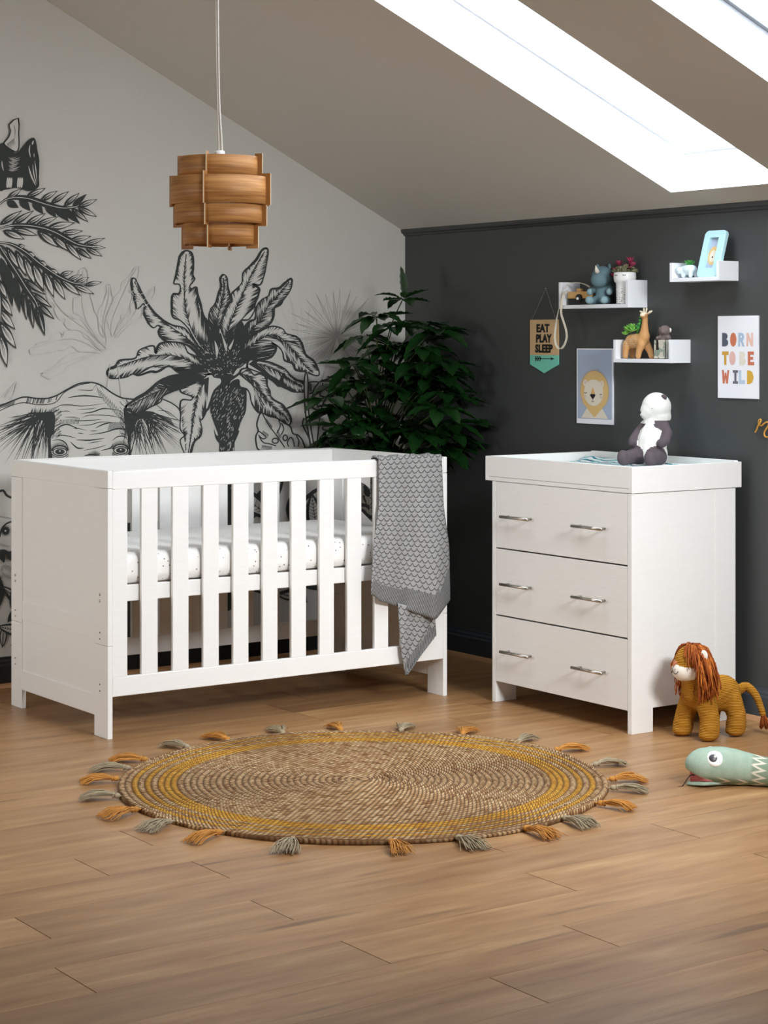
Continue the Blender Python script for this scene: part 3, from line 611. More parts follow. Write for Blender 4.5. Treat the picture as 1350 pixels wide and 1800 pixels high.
# mattress
def mattm():
    m,nt,b=base('spotted_cotton',(246,244,240),.85,0,.2); v=objco(nt)
    vo=nd(nt,'ShaderNodeTexVoronoi'); vo.inputs['Scale'].default_value=46; vo.inputs['Randomness'].default_value=.75; nt.links.new(v,vo.inputs['Vector'])
    d=mth(nt,'LESS_THAN',vo.outputs['Distance'],.125)
    hs=nd(nt,'ShaderNodeHueSaturation'); hs.inputs['Saturation'].default_value=.35; hs.inputs['Value'].default_value=.5; nt.links.new(vo.outputs['Color'],hs.inputs['Color'])
    c2=mixc(nt,.6,hs.outputs[0],col((110,84,60)))
    nt.links.new(mixc(nt,d,col((246,244,240)),c2),b.inputs['Base Color']); bump(nt,b,noise(nt,v,9,3),.25,.006); return m
M['cotton']=mattm()
mt=MB(); bm=bmesh.new(); bmesh.ops.create_cube(bm,size=1)
mx0,mx1,my0,my1=xa+.012,xb-.012,Y0+.026,Y1-.026
bmesh.ops.transform(bm,matrix=Matrix.Translation(((mx0+mx1)/2,(my0+my1)/2,.5753))@Matrix.Diagonal((mx1-mx0,my1-my0,.1085,1)),verts=bm.verts)
bmesh.ops.bevel(bm,geom=bm.edges[:],offset=.036,segments=6,affect='EDGES',profile=.5); mt.bm(bm,0,True)
mat_o=build('mattress',mt,'cotton',None,((mx0+mx1)/2,(my0+my1)/2,.521),'white mattress with tiny brown spots lying inside the cot','mattress')
# cushion at the far end of the mattress, only a corner seen past the last slat
def leafcloth(name,a,b_,sc,thr=.5):
    m,nt,b=base(name,(40,42,40),.9,0,.2); v=objco(nt,(1,1,1))
    wv=nd(nt,'ShaderNodeTexWave'); wv.inputs['Scale'].default_value=sc; wv.inputs['Distortion'].default_value=9; wv.inputs['Detail'].default_value=2; nt.links.new(v,wv.inputs['Vector'])
    f=mth(nt,'GREATER_THAN',wv.outputs['Fac'],thr); nt.links.new(mixc(nt,f,col(a),col(b_)),b.inputs['Base Color']); return m
M['cush']=leafcloth('dark_leaf_cloth',(38,40,38),(120,116,106),14,.8)
cu=MB(); n=14
def cpt(u,v,s):
    x=(u-.5)*.30; z=(v-.5)*.30; t=.045*(max(0,1-(2*u-1)**4)*max(0,1-(2*v-1)**4))**.5
    return Vector((x,s*t,z))
for s in (-1,1): cu.add([cpt(i/n,j/n,s) for j in range(n+1) for i in range(n+1)],[(j*(n+1)+i,j*(n+1)+i+1,(j+1)*(n+1)+i+1,(j+1)*(n+1)+i) for j in range(n) for i in range(n)],0,True)
cu.xf(Matrix.Translation((-.752,-.80,.712))@Matrix.Rotation(R(90),4,'Z')@Matrix.Rotation(R(-24),4,'X')@Matrix.Rotation(R(45),4,'Y')@Matrix.Diagonal((.46,.46,.46,1)))
zz=min(v[2] for v in cu.v); cu.xf(Matrix.Translation((0,0,.6305-zz)))
build('cushion',cu,'cush',None,(-.752,-.80,.63),'dark leaf-patterned cushion standing at the blanket end of the mattress','cushion')
# ------------------------------------------------------------- knitted blanket hung over the front rail
def knit():
    m,nt,b=base('grey_scallop_knit',(150,151,150),.95,0,.15)
    t=nd(nt,'ShaderNodeTexCoord'); s=nd(nt,'ShaderNodeSeparateXYZ'); nt.links.new(t.outputs['UV'],s.inputs[0]); u,v=s.outputs[0],s.outputs[1]
    V=mth(nt,'MULTIPLY',v,1/.0185); row=mth(nt,'FLOOR',V); fy=mth(nt,'FRACT',V)
    U=mth(nt,'ADD',mth(nt,'MULTIPLY',u,1/.029),mth(nt,'MULTIPLY',mth(nt,'FLOORED_MODULO',row,2.),.5)); fx=mth(nt,'SUBTRACT',mth(nt,'FRACT',U),.5)
    # shell shaped stitch: the arc of the shell, holes along its lower edge
    arc=mth(nt,'SUBTRACT',fy,mth(nt,'MULTIPLY',mth(nt,'MULTIPLY',fx,fx),2.6))       # 0 at the bottom of the shell
    arc=mth(nt,'ADD',arc,.1)
    edge=mth(nt,'ABSOLUTE',mth(nt,'SUBTRACT',arc,.12))
    line=mth(nt,'SUBTRACT',1.,mth(nt,'SMOOTH_MIN',mth(nt,'MULTIPLY',edge,6.),1.,.2))
    holes=mth(nt,'GREATER_THAN',mth(nt,'SINE',mth(nt,'MULTIPLY',fx,50.)),.0)
    dark=mth(nt,'MULTIPLY',line,mth(nt,'ADD',mth(nt,'MULTIPLY',holes,.6),.4))
    ribs=mth(nt,'SINE',mth(nt,'MULTIPLY',mth(nt,'SUBTRACT',u,mth(nt,'MULTIPLY',v,.25)),820.)); ribs=mth(nt,'ADD',mth(nt,'MULTIPLY',ribs,.5),.5)
    at_=nd(nt,'ShaderNodeAttribute'); at_.attribute_name='hem'; hem=at_.outputs['Fac']; hem=mth(nt,'GREATER_THAN',hem,.5)
    inv=mth(nt,'SUBTRACT',1.,hem)
    dk=mth(nt,'ADD',mth(nt,'MULTIPLY',dark,inv),mth(nt,'MULTIPLY',mth(nt,'MULTIPLY',ribs,.62),hem))
    dk=mth(nt,'MINIMUM',mth(nt,'MAXIMUM',dk,0.),1.)
    nt.links.new(mixc(nt,dk,col((154,154,153)),col((30,30,30))),b.inputs['Base Color'])
    h=mth(nt,'SUBTRACT',1.,dk); bump(nt,b,h,1.0,.005); return m
M['knit']=knit()
def sheet(grid,hemf,me_name,parent=None,loc=None,**k):
    H_=len(grid); W_=len(grid[0]); vs=[p for r_ in grid for p in r_]
    mb=MB(); mb.add([q[0] for q in vs],[(j*W_+i,j*W_+i+1,(j+1)*W_+i+1,(j+1)*W_+i) for j in range(H_-1) for i in range(W_-1)],0,True)
    o=build(me_name,mb,'knit',parent,loc,fixn=False,**k); me=o.data
    uv=me.uv_layers.new(name='UVMap'); 
    for lp in me.loops: uv.data[lp.index].uv=vs[lp.vertex_index][1]
    a=me.attributes.new('hem','FLOAT','POINT')
    for i,q in enumerate(vs): a.data[i].value=q[2]
    s=o.modifiers.new('thickness','SOLIDIFY'); s.thickness=.005; s.offset=0
    return o
def lerp2(pl,t):
    # position along a polyline given as (t,px,py)
    for a,b in zip(pl,pl[1:]):
        if t<=b[0]: s=(t-a[0])/(b[0]-a[0]); return (a[1]+(b[1]-a[1])*s,a[2]+(b[2]-a[2])*s)
    return pl[-1][1:]
YB=-1.178
LB=[(0,665.5,806),(.35,666,887),(.7,656.5,963),(1,652.5,1044)]; RB=[(0,775.5,799),(.35,779,887),(.7,789,960),(1,791,1052)]
def bot(u): return lerp2([(0,652.5,1044),(.15,668,1056),(.45,712,1071),(.8,766,1089),(1,791,1054)],u)
def fold(u,v): return .012*math.sin(u*9.5+1.2*v)*(.3+v)+.006*math.sin(u*15-5*v)*v+.007*math.sin(u*21+3*v)*v+.02*max(0,v-.3)*(1 if 1 else 0)
grid=[]; NU=44; NV=70
front=[]
for j in range(NV+1):
    v=j/NV; l=Vector(lerp2(LB,v)); r_=Vector(lerp2(RB,v)); row=[]
    for i in range(NU+1):
        u=i/NU; p=l.lerp(r_,u); b_=Vector(bot(u)); st=l.lerp(r_,u)
        bottomline=Vector(lerp2(LB,1)).lerp(Vector(lerp2(RB,1)),u); dp=b_-bottomline; p=p+dp*v**3
        y=YB-fold(u,v)-.004; q=at(p.x,p.y,y=y)
        row.append(q)
    front.append(row)
rows=[]
top=front[0]
for a,(yy,zz) in enumerate(((-1.125,.72),(-1.128,.80),(-1.130,.88),(-1.131,.915),(-1.140,.9275),(-1.152,.929),(-1.164,.9285),(-1.174,.924))):
    rows.append([Vector((p.x,yy-(fold(i/NU,0)*.3 if a>6 else 0),zz+.0035*math.sin(i*.55)+.002*math.sin(i*1.7) if zz>.91 else zz)) for i,p in enumerate(top)])
rows+=front
cum=0; g=[]
W_=.30
for j,row in enumerate(rows):
    if j: cum+=(rows[j][NU//2]-rows[j-1][NU//2]).length
    out=[]
    for i,p in enumerate(row):
        u=i/NU; vv=(j-8)/NV
        # hem along the two lower edges
        h=1 if (vv>.915-.035*u and u<.86) or (u>.80 and vv>.80 and (vv-.80)*1.2>(1-u)*.95) else 0
        w_=(row[-1]-row[0]).length
        out.append((p,((u-.5)*w_-.0+cum*.12,-cum),float(h)))
    g.append(out)
bl=thing('blanket',(-.80,-1.15,.93),'grey scallop-knit blanket hanging over the front rail of the cot','blanket')
sheet(g,None,'hanging_fold',bl)
LB2=[(0,699,1060),(.4,702,1108),(.75,706,1150),(1,713,1186)]; RB2=[(0,764,1078),(.3,766,1100),(.36,767.5,1116),(.7,741,1150),(1,715,1187)]
g=[]; cum=0; prev=None
for j in range(31):
    v=j/30; l=Vector(lerp2(LB2,v)); r_=Vector(lerp2(RB2,v)); row=[]
    for i in range(21):
        u=i/20; p=l.lerp(r_,u); q=at(p.x,p.y,y=-1.186-.006*math.sin(u*5+v*2)-.004*math.sin(u*13)); row.append(q)
    if prev: cum+=(row[10]-prev[10]).length
    prev=row
    w_=(row[-1]-row[0]).length
    g.append([(p,((i/20)*w_,-cum),float((1-i/20)*w_<.045 and v>.3)) for i,p in enumerate(row)])
sheet(g,None,'turned_corner',bl)
# ------------------------------------------------------------- chest of drawers
cx0,cx1,cy0,cy1=-.5673,-.0643,-2.1324,-1.354
ch=thing('chest_of_drawers',((cx0+cx1)/2,(cy0+cy1)/2,0),'white three-drawer chest with steel bar handles against the dark wall','chest of drawers')
TH=.021
for (ya,yb,sg) in ((cy0,cy0+TH,-1),(cy1-TH,cy1,1)):
    out=ya if sg<0 else yb
    # side: front and rear posts, a panel a little set back, open between the feet
    bpart('side_panel',[((cx0,ya,0),(cx0+.0997,yb,.833)),((cx1-.1,ya,0),(cx1,yb,.833)),((cx0+.0997,ya+(.002 if sg<0 else 0),.0826),(cx1-.1,yb-(.002 if sg>0 else 0),.833))],'white',ch,.001)
bpart('bottom_board',[((cx0+.004,cy0+TH,.079),(cx1-.01,cy1-TH,.095))],'white',ch,.001)
bpart('back_panel',[((cx1-.012,cy0+TH,.08),(cx1-.004,cy1-TH,.833))],'white',ch,.001)
bpart('top_board',[((cx0+.004,cy0+TH,.812),(cx1-.012,cy1-TH,.833))],'white',ch,.001)
bpart('rail',[((cx0+.001,cy0+TH,.8345-.0),(cx0+.02,cy1-TH,.8349))],'white',ch,0)
for k,(za,zb) in enumerate(((.5855,.8315),(.3325,.5800),(.0800,.3265))):
    d=bpart('drawer',[((cx0+.0005,cy0+TH+.002,za),(cx0+.019,cy1-TH-.002,zb)),((cx0+.019,cy0+.05,za+.02),(cx1-.05,cy1-.05,zb-.05))],'whiteh',ch,.001)
    for (yc,zz) in ((-1.5205,.7075),(-1.9295,.7045)):
        z=za+(zz-.5855)-.001; h=MB(); x=cx0-.030
        h.tube([(x,yc-.0815,z),(x,yc+.0815,z)],.0058,12); 
        for s in (-1,1): h.tube([(cx0,yc+s*.064,z),(x,yc+s*.064,z)],.0045,10)
        build('handle',h,'steel',d)
# changing tray on top
tx0,tx1,ty0,ty1=-.5673-.0,-.036,-2.1345,-1.312; tz0,tz1=.8352,.9272
tr=thing('changing_tray',((tx0+tx1)/2,(ty0+ty1)/2,tz0),'white open changing tray set on top of the drawers','changing tray')
bpart('front_board',[((tx0-.0,ty0+.018,tz0+.016),(tx0+.018,ty1-.018,tz1))],'white',tr,.001)
bpart('front_lip',[((tx0+.001,ty0+.018,tz0),(tx0+.02,ty1-.018,tz0+.0152))],'white',tr,.0008)
bpart('side_board',[((tx0,ty0,tz0),(tx1,ty0+.018,tz1))],'white',tr,.001)
bpart('side_board',[((tx0,ty1-.018,tz0),(tx1,ty1,tz1))],'white',tr,.001)
bpart('back_board',[((tx1-.018,ty0+.018,tz0),(tx1,ty1-.018,tz1+.004))],'white',tr,.001)
bpart('tray_base',[((tx0+.018,ty0+.018,tz0+.0005),(tx1-.018,ty1-.018,tz0+.012))],'white',tr,0)
def tropic():
    m,nt,b=base('teal_leaf_print',(240,244,244),.5,0,.4); v=objco(nt)
    vo=nd(nt,'ShaderNodeTexVoronoi'); vo.inputs['Scale'].default_value=13; nt.links.new(v,vo.inputs['Vector'])
    # leaf sprays: radial stripes inside random cells
    sp=nd(nt,'ShaderNodeVectorMath'); sp.operation='SUBTRACT'; nt.links.new(v,sp.inputs[0]); nt.links.new(vo.outputs['Position'],sp.inputs[1])
    sv=nd(nt,'ShaderNodeVectorMath'); sv.operation='SCALE'; sv.inputs['Scale'].default_value=13; nt.links.new(v,sv.inputs[0])
    sp=nd(nt,'ShaderNodeVectorMath'); sp.operation='SUBTRACT'; nt.links.new(sv.outputs[0],sp.inputs[0])
    s2=nd(nt,'ShaderNodeVectorMath'); s2.operation='SCALE'; s2.inputs['Scale'].default_value=13; nt.links.new(vo.outputs['Position'],s2.inputs[0]); nt.links.new(s2.outputs[0],sp.inputs[1])
    s=nd(nt,'ShaderNodeSeparateXYZ'); nt.links.new(vo.outputs['Position'],s.inputs[0])
    w1=nd(nt,'ShaderNodeTexWave'); w1.inputs['Scale'].default_value=13; w1.inputs['Distortion'].default_value=10; w1.inputs['Detail'].default_value=1; nt.links.new(v,w1.inputs['Vector'])
    a=mth(nt,'GREATER_THAN',w1.outputs['Fac'],.62)
    c=nd(nt,'ShaderNodeValToRGB'); nt.links.new(noise(nt,v,16,2),c.inputs[0]); c.color_ramp.interpolation='CONSTANT'; e=c.color_ramp.elements; e[0].color=col((120,205,205)); e[1].position=.47; e[1].color=col((45,140,165)); x=c.color_ramp.elements.new(.54); x.color=col((60,180,160)); x=c.color_ramp.elements.new(.6); x.color=col((38,90,130))
    a2=mth(nt,'MULTIPLY',a,mth(nt,'GREATER_THAN',noise(nt,v,7,2),.43))
    nt.links.new(mixc(nt,a2,col((243,246,246)),c.outputs[0]),b.inputs['Base Color']); return m
M['tropic']=tropic()
mm=MB(); n=24; x0_,x1_,y0_,y1_=tx0+.022,tx1-.022,ty0+.024,ty1-.024
def mz(u,v):
    e=min(u,1-u)*(x1_-x0_); f=min(v,1-v)*(y1_-y0_)
    q=max(0,1-abs(f-.05)/.055) if f<.105 else 0; rnd_=min(1,math.sqrt(max(0,e)/.02),math.sqrt(max(0,f)/.02))
    ed=.017*math.exp(-((e-.045)/.035)**2)
    return .8485+(.046+.004*q+.0+ed)*rnd_
N2=40; mm.add([(x0_+(x1_-x0_)*i/N2,y0_+(y1_-y0_)*j/N2,mz(i/N2,j/N2)) for j in range(N2+1) for i in range(N2+1)],[(j*(N2+1)+i,j*(N2+1)+i+1,(j+1)*(N2+1)+i+1,(j+1)*(N2+1)+i) for j in range(N2) for i in range(N2)],0,True)
mm.box((x0_,y0_,.8476),(x1_,y1_,.8487))
build('changing_mat',mm,'tropic',None,((x0_+x1_)/2,(y0_+y1_)/2,.8476),'padded changing mat printed with teal and blue jungle leaves, inside the tray','changing mat')
# ------------------------------------------------------------- pendant lamp of wood veneer rings
def veneer():
    m,nt,b=base('ash_veneer',(196,146,88),.55,0,.4); g=nd(nt,'ShaderNodeTexCoord')
    def mp(s):
        q=nd(nt,'ShaderNodeMapping'); q.inputs['Scale'].default_value=s; q.inputs['Rotation'].default_value=(R(7),R(5),0); nt.links.new(g.outputs['Object'],q.inputs[0]); return q.outputs[0]
    f=mth(nt,'ADD',mth(nt,'MULTIPLY',noise(nt,mp((3,3,95)),2,4),.5),mth(nt,'MULTIPLY',noise(nt,mp((2.2,2.2,26)),1.6,3),.5))
    rp=nd(nt,'ShaderNodeValToRGB'); nt.links.new(f,rp.inputs[0]); e=rp.color_ramp.elements; e[0].position=.34; e[0].color=col((134,82,36)); e[1].position=.66; e[1].color=col((196,142,82)); nt.links.new(rp.outputs[0],b.inputs['Base Color']); bump(nt,b,f,.15,.0006); return m
M['veneer']=veneer(); M['plyedge']=mat('pale_plywood_edge',(232,208,170),.6); M['veneerd']=mat('plywood_fin',(158,106,54),.5,var=.08,stretch=(1,1,12)); M['cord']=mat('clear_and_white_flex',(188,180,168),.35); M['whitep']=mat('white_plastic',(236,236,234),.35)
lc=at(386.3,350,D=5.6); LX,LY=lc.x,lc.y
U=2.77e-4
def zr(y): return 1.3625+(600-(220+y/5.87))/FPX*5.6
lamp=thing('pendant_lamp',(LX,LY,zr(1278)),'pendant lamp of stepped honey-coloured wood rings hanging above the cot','lamp')
tiers=[(335,545,.1155),(545,828,.1405),(828,1024,.129),(1024,1238,.104)]
for a,b_,r_ in tiers:
    za,zb=zr(a),zr(b_); m_=MB(); m_.lathe([(r_,zb),(r_+.0008,(za+zb)/2),(r_,za),(r_-.0018,za),(r_-.0018,zb)],(LX,LY,0),72,close=True); build('veneer_ring',m_,'veneer',lamp)
tc=Vector((CX0-LX,CY0-LY,0)).normalized(); rt=Vector((CA,-SA,0))
fins=[(305,510,.127),(510,835,.1515),(835,1050,.140),(1050,1278,.115)]
for k in range(4):
    ph=R(-17.5+90*k); d=tc*math.cos(ph)+rt*math.sin(ph); nrm=Vector((-d.y,d.x,0)); f=MB(); ri=.090
    pl=[(ri,zr(1235))]+[(fins[3][2]-.036,zr(1235)),(fins[3][2]-.036,zr(1278)),(fins[3][2],zr(1278))]
    for a,b_,r_ in fins[::-1]: pl+=[(r_,zr(b_)),(r_,zr(a))]
    pl+=[(ri+.015,zr(305)),(ri+.015,zr(340)),(ri,zr(345))]
    cl=[]
    for p in pl:
        if not cl or (abs(p[0]-cl[-1][0])+abs(p[1]-cl[-1][1]))>1e-5: cl.append(p)
    n=len(cl); vs=[Vector((LX,LY,0))+d*p[0]+Vector((0,0,p[1]))+nrm*s*.0016 for s in (-1,1) for p in cl]
    from mathutils.geometry import tessellate_polygon
    ts=[tuple(t) for t in tessellate_polygon([[Vector((p[0],p[1],0)) for p in cl]])]
    f.add(vs,ts+[tuple(i+n for i in t[::-1]) for t in ts]); f.add(vs,[(i,(i+1)%n,n+(i+1)%n,n+i) for i in range(n)],1); build('fin',f,['veneerd','plyedge'],lamp)
c_=MB()
for k in range(2):
    ph=R(-17.5+90*k); d=tc*math.cos(ph)+rt*math.sin(ph); p=Vector((LX,LY,zr(420))); c_.tube([p-d*.112,p+d*.112],.003,6)
build('cross_bar',c_,'veneerd',lamp)
h=MB(); zt=zr(266); h.lathe([(0,zt),(.0125,zt),(.0145,zt-.004),(.0145,zr(335)),(.018,zr(345)),(.018,zr(520)),(0,zr(520))],(LX,LY,0),20); build('lamp_holder',h,'whitep',lamp)
bu=MB(); bu.lathe([(0,zr(900)),(.018,zr(885)),(.029,zr(800)),(.026,zr(720)),(.014,zr(600)),(.013,zr(520))],(LX,LY,0),20); build('bulb',bu,'whitep',lamp)
zcl=zc(LX)
cb=MB(); off_=lambda a,b_: Vector((LX,LY,0))+rt*a+Vector((0,0,b_))
cb.tube(cat_rom([off_(.006,zt-.002),off_(.004,zt+.04),off_(-.001,zt+.12),off_(-.004,zt+.25),off_(-.006,zt+.45),off_(-.007,zcl-.02)],6),.0034,8)
cb.tube(cat_rom([off_(-.003,zt+.002),off_(-.0035,zt+.03),off_(-.006,zt+.12),off_(-.0095,zt+.25),off_(-.0115,zt+.45),off_(-.0125,zcl-.02)],6),.0028,8)
build('cord',cb,'cord',lamp)
ro=MB(); ro.lathe([(0,0),(.04,0),(.045,-.01),(.045,-.035),(0,-.035)],(0,0,0),24); ro.xf(Matrix.Translation((LX-.01*CA,LY,zcl+.004))@Matrix.Rotation(math.atan(SLOPE),4,'Y')); build('ceiling_rose',ro,'whitep',lamp)
# ------------------------------------------------------------- round braided jute rug with tassels
RX,RY,RR=-1.742,-2.205,.752
def jute():
    m,nt,b=base('braided_jute',(190,158,116),.85,0,.25); t=nd(nt,'ShaderNodeTexCoord'); s=nd(nt,'ShaderNodeSeparateXYZ'); nt.links.new(t.outputs['Object'],s.inputs[0]); x,y=s.outputs[0],s.outputs[1]
    r_=mth(nt,'SQRT',mth(nt,'ADD',mth(nt,'MULTIPLY',x,x),mth(nt,'MULTIPLY',y,y))); th=mth(nt,'ARCTAN2',y,x)
    wdt=RR/38; rr=mth(nt,'DIVIDE',r_,wdt); ring=mth(nt,'FLOOR',rr); f=mth(nt,'SUBTRACT',mth(nt,'FRACT',rr),.5)
    arc=mth(nt,'MULTIPLY',th,mth(nt,'MULTIPLY',ring,wdt)); 
    ph=mth(nt,'ADD',mth(nt,'MULTIPLY',arc,1/.016),mth(nt,'MULTIPLY',mth(nt,'ABSOLUTE',f),1.5)); ph=mth(nt,'ADD',ph,mth(nt,'MULTIPLY',mth(nt,'GREATER_THAN',f,0.),.5))
    st=mth(nt,'ABSOLUTE',mth(nt,'SUBTRACT',mth(nt,'FRACT',ph),.5)); st=mth(nt,'MULTIPLY',st,2.)      # 0..1 across one strand
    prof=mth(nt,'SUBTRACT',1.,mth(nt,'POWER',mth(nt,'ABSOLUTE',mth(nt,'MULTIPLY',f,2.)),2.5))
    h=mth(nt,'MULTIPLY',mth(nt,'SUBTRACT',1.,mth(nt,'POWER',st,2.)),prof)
    # colour per strand
    cv=nd(nt,'ShaderNodeCombineXYZ'); nt.links.new(ring,cv.inputs[0]); nt.links.new(mth(nt,'FLOOR',ph),cv.inputs[1]); nt.links.new(mth(nt,'GREATER_THAN',f,0.),cv.inputs[2])
    wn=nd(nt,'ShaderNodeTexWhiteNoise'); nt.links.new(cv.outputs[0],wn.inputs[0]); rp=nd(nt,'ShaderNodeValToRGB'); nt.links.new(wn.outputs[0],rp.inputs[0]); e=rp.color_ramp.elements; e[0].position=0; e[0].color=col((140,98,60)); e[1].position=1; e[1].color=col((214,182,138)); q=rp.color_ramp.elements.new(.3); q.color=col((184,144,100))
    rn=nd(nt,'ShaderNodeTexWhiteNoise'); rn.noise_dimensions='1D'; nt.links.new(ring,rn.inputs['W'])
    yb=None
    for a in (29,30,31,33,35):
        eq=mth(nt,'COMPARE',ring,float(a),.4); yb=eq if yb is None else mth(nt,'ADD',yb,eq)
    yel=mixc(nt,wn.outputs[0],col((196,134,34)),col((226,172,66)))
    c=mixc(nt,yb,rp.outputs[0],yel)
    hs=nd(nt,'ShaderNodeHueSaturation'); nt.links.new(c,hs.inputs['Color']); nt.links.new(mth(nt,'ADD',mth(nt,'MULTIPLY',rn.outputs[0],.22),.87),hs.inputs['Value'])
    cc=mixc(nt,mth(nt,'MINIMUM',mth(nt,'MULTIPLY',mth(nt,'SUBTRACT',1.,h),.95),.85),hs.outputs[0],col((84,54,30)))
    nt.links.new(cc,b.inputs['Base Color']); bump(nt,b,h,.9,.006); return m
M['jute']=jute()
rug=thing('round_rug',(RX,RY,0),'round braided jute rug with mustard rings and a tasselled rim on the floor','rug')
rb=MB(); prof=[(0,.012)]
NR=38
for k in range(NR):
    ra=RR*k/NR; w_=RR/NR
    for s in (.12,.35,.5,.65,.88): 
        if k==0 and s<.3: continue
        prof.append((ra+w_*s,.0075+.0055*math.sin(PI*(s*.9+.05))))
prof+=[(RR,.007),(RR,.0012),(0,.0012)]
vs=[];fs=[]; L=len(prof); NS=128
for k in range(NS):
    a=2*PI*k/NS
    for r_,z in prof:
        wob=1+.006*math.sin(3*a+1)*(r_/RR)+.004*math.sin(7*a)*(r_/RR); vs.append((RX+r_*wob*math.cos(a),RY+r_*wob*math.sin(a),z+(.003*(1+math.sin(5*a+.7))*(r_/RR)**6 if z>.002 else 0)))
for k in range(NS):
    for i in range(L-1): fs.append((k*L+i,((k+1)%NS)*L+i,((k+1)%NS)*L+i+1,k*L+i+1))
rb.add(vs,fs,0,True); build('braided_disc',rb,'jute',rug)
M['tasm']=mat('mustard_jute_tassel',(188,128,54),.85,var=.35,vs=60); M['tasg']=mat('grey_jute_tassel',(158,143,116),.85,var=.25,vs=60)
tl=[(180,1370,1),(207,1350,0),(249,1335,1),(311,1310,0),(396,1299,1),(486,1283,0),(598,1279,1),(709,1279,0),(829,1285,1),(933,1300,0),(1010,1314,1),(1075,1343,0),(1108,1371,1),(1098,1387,0),(1064,1414,1),(1000,1441,0),(933,1460,1),(805,1474,0),(686,1479,1),(515,1477,0),(380,1466,1),(290,1447,0),(230,1425,1),(188,1402,0)]
for px,py,my in tl:
    p=at(px,py,z=.01); a=math.atan2(p.y-RY,p.x-RX); e=Vector((RX+RR*math.cos(a),RY+RR*math.sin(a),.01)); d=Vector((p.x-e.x,p.y-e.y,0))
    dist=d.length
    radial=Vector((math.cos(a),math.sin(a),0)); d=(d.normalized()*.5+radial*.8).normalized() if dist>.02 else radial
    d=(d+Vector((random.uniform(-.2,.2),random.uniform(-.2,.2),0))).normalized(); s=Vector((-d.y,d.x,0))
    tz=MB(); k0=e+d*.006+Vector((0,0,.003)); tz.ell(k0+d*.008,(.011,.010,.0085),(0,0,math.atan2(d.y,d.x)),u=10,v=6); tz.tube([e-d*.008,k0+d*.004],.003,6)
    tz.tube([k0+d*.017+Vector((0,0,.001)),k0+d*.022+Vector((0,0,.001))],.0092,10)
    Ln=random.uniform(.092,.112); fl_=random.uniform(.6,1.15)
    for q in range(60):
        u=random.uniform(-1,1); v=random.uniform(0,1); l=Ln*random.uniform(.8,1.05); st=k0+d*.014+s*u*.006+Vector((0,0,.002+.006*v-.003))
        w_=u*.030*fl_+random.gauss(0,.007); hz=.004+v*.020*(1-abs(u)*.6)
        tz.tube([st,st+d*l*.35+s*w_*.4+Vector((0,0,v*.010)),st+d*l*.7+s*w_*.85+Vector((0,0,v*.008)),Vector((st.x,st.y,0))+d*l+s*(w_+random.uniform(-.009,.009))+Vector((0,0,max(.0022,hz*.7)))],[.0013,.0012,.0012,.0009],5,cap=False)
    tz.v=[(x,y,max(z,.0008)) for x,y,z in tz.v]
    build('tassel',tz,'tasm' if my else 'tasg',rug,label='mustard tassel' if my else 'grey tassel')
# ------------------------------------------------------------- floating shelves
for (ya,yb,z0_,z1_,lab) in ((-1.5983,-1.1892,1.492,1.598,'white U-shaped wall shelf holding the wooden camera and the blue plush'),(-1.8351,-1.5143,1.2814,1.369,'lowest white U-shaped wall shelf, holding the giraffe planter'),(-2.0840,-1.8271,1.583,1.6545,'smallest white U-shaped wall shelf, top right, with the blue photo frame')):
    sh=thing('wall_shelf',(0,(ya+yb)/2,z0_),lab,'shelf','white wall shelves')
    bpart('shelf_board',[((-.1,ya+.014,z0_),(0,yb-.014,z0_+.0145))],'shelfw',sh,.0008)
    bpart('side_panel',[((-.1,ya,z0_),(0,ya+.0138,z1_))],'shelfw',sh,.0008)
    bpart('side_panel',[((-.1,yb-.0138,z0_),(0,yb,z1_))],'shelfw',sh,.0008)
# ------------------------------------------------------------- wall art
def wallpoly(mb,pl,x,mi=0,y0=0,z0=0,sx=1,sz=1):
    from mathutils.geometry import tessellate_polygon
    P=[Vector((p[0],p[1],0)) for p in pl]; ts=tessellate_polygon([P]); mb.add([(x,y0-p[0]*sx,z0+p[1]*sz) for p in pl],[tuple(t) for t in ts],mi)
def ellp(cx,cy,rx,ry,n=28,a0=0,a1=360): return [(cx+rx*math.cos(R(a0+(a1-a0)*k/n)),cy+ry*math.sin(R(a0+(a1-a0)*k/n))) for k in range(n+(1 if a1-a0<360 else 0))]
def poster(name,y0,y1,z0,z1,mts,label,cat,tilt=0):
    b=MB(); b.box((-.0005,y0,z0),(-.006,y1,z1)); return build(name,b,mts,None,(0,(y0+y1)/2,z0),label,cat,'paper prints on the dark wall')
cols={'navy':(82,88,104),'terra':(204,116,86),'sky':(172,192,214),'peach':(232,192,176),'mustard':(208,158,62),'blush':(226,184,176),'sand':(226,220,204),'grey':(104,104,116),'ice':(188,204,224),'gold':(214,168,60)}
for k,v in cols.items(): M['p_'+k]=mat('poster_ink_'+k,v,.6)
M['ppaper']=mat('poster_paper',(240,241,246),.6)
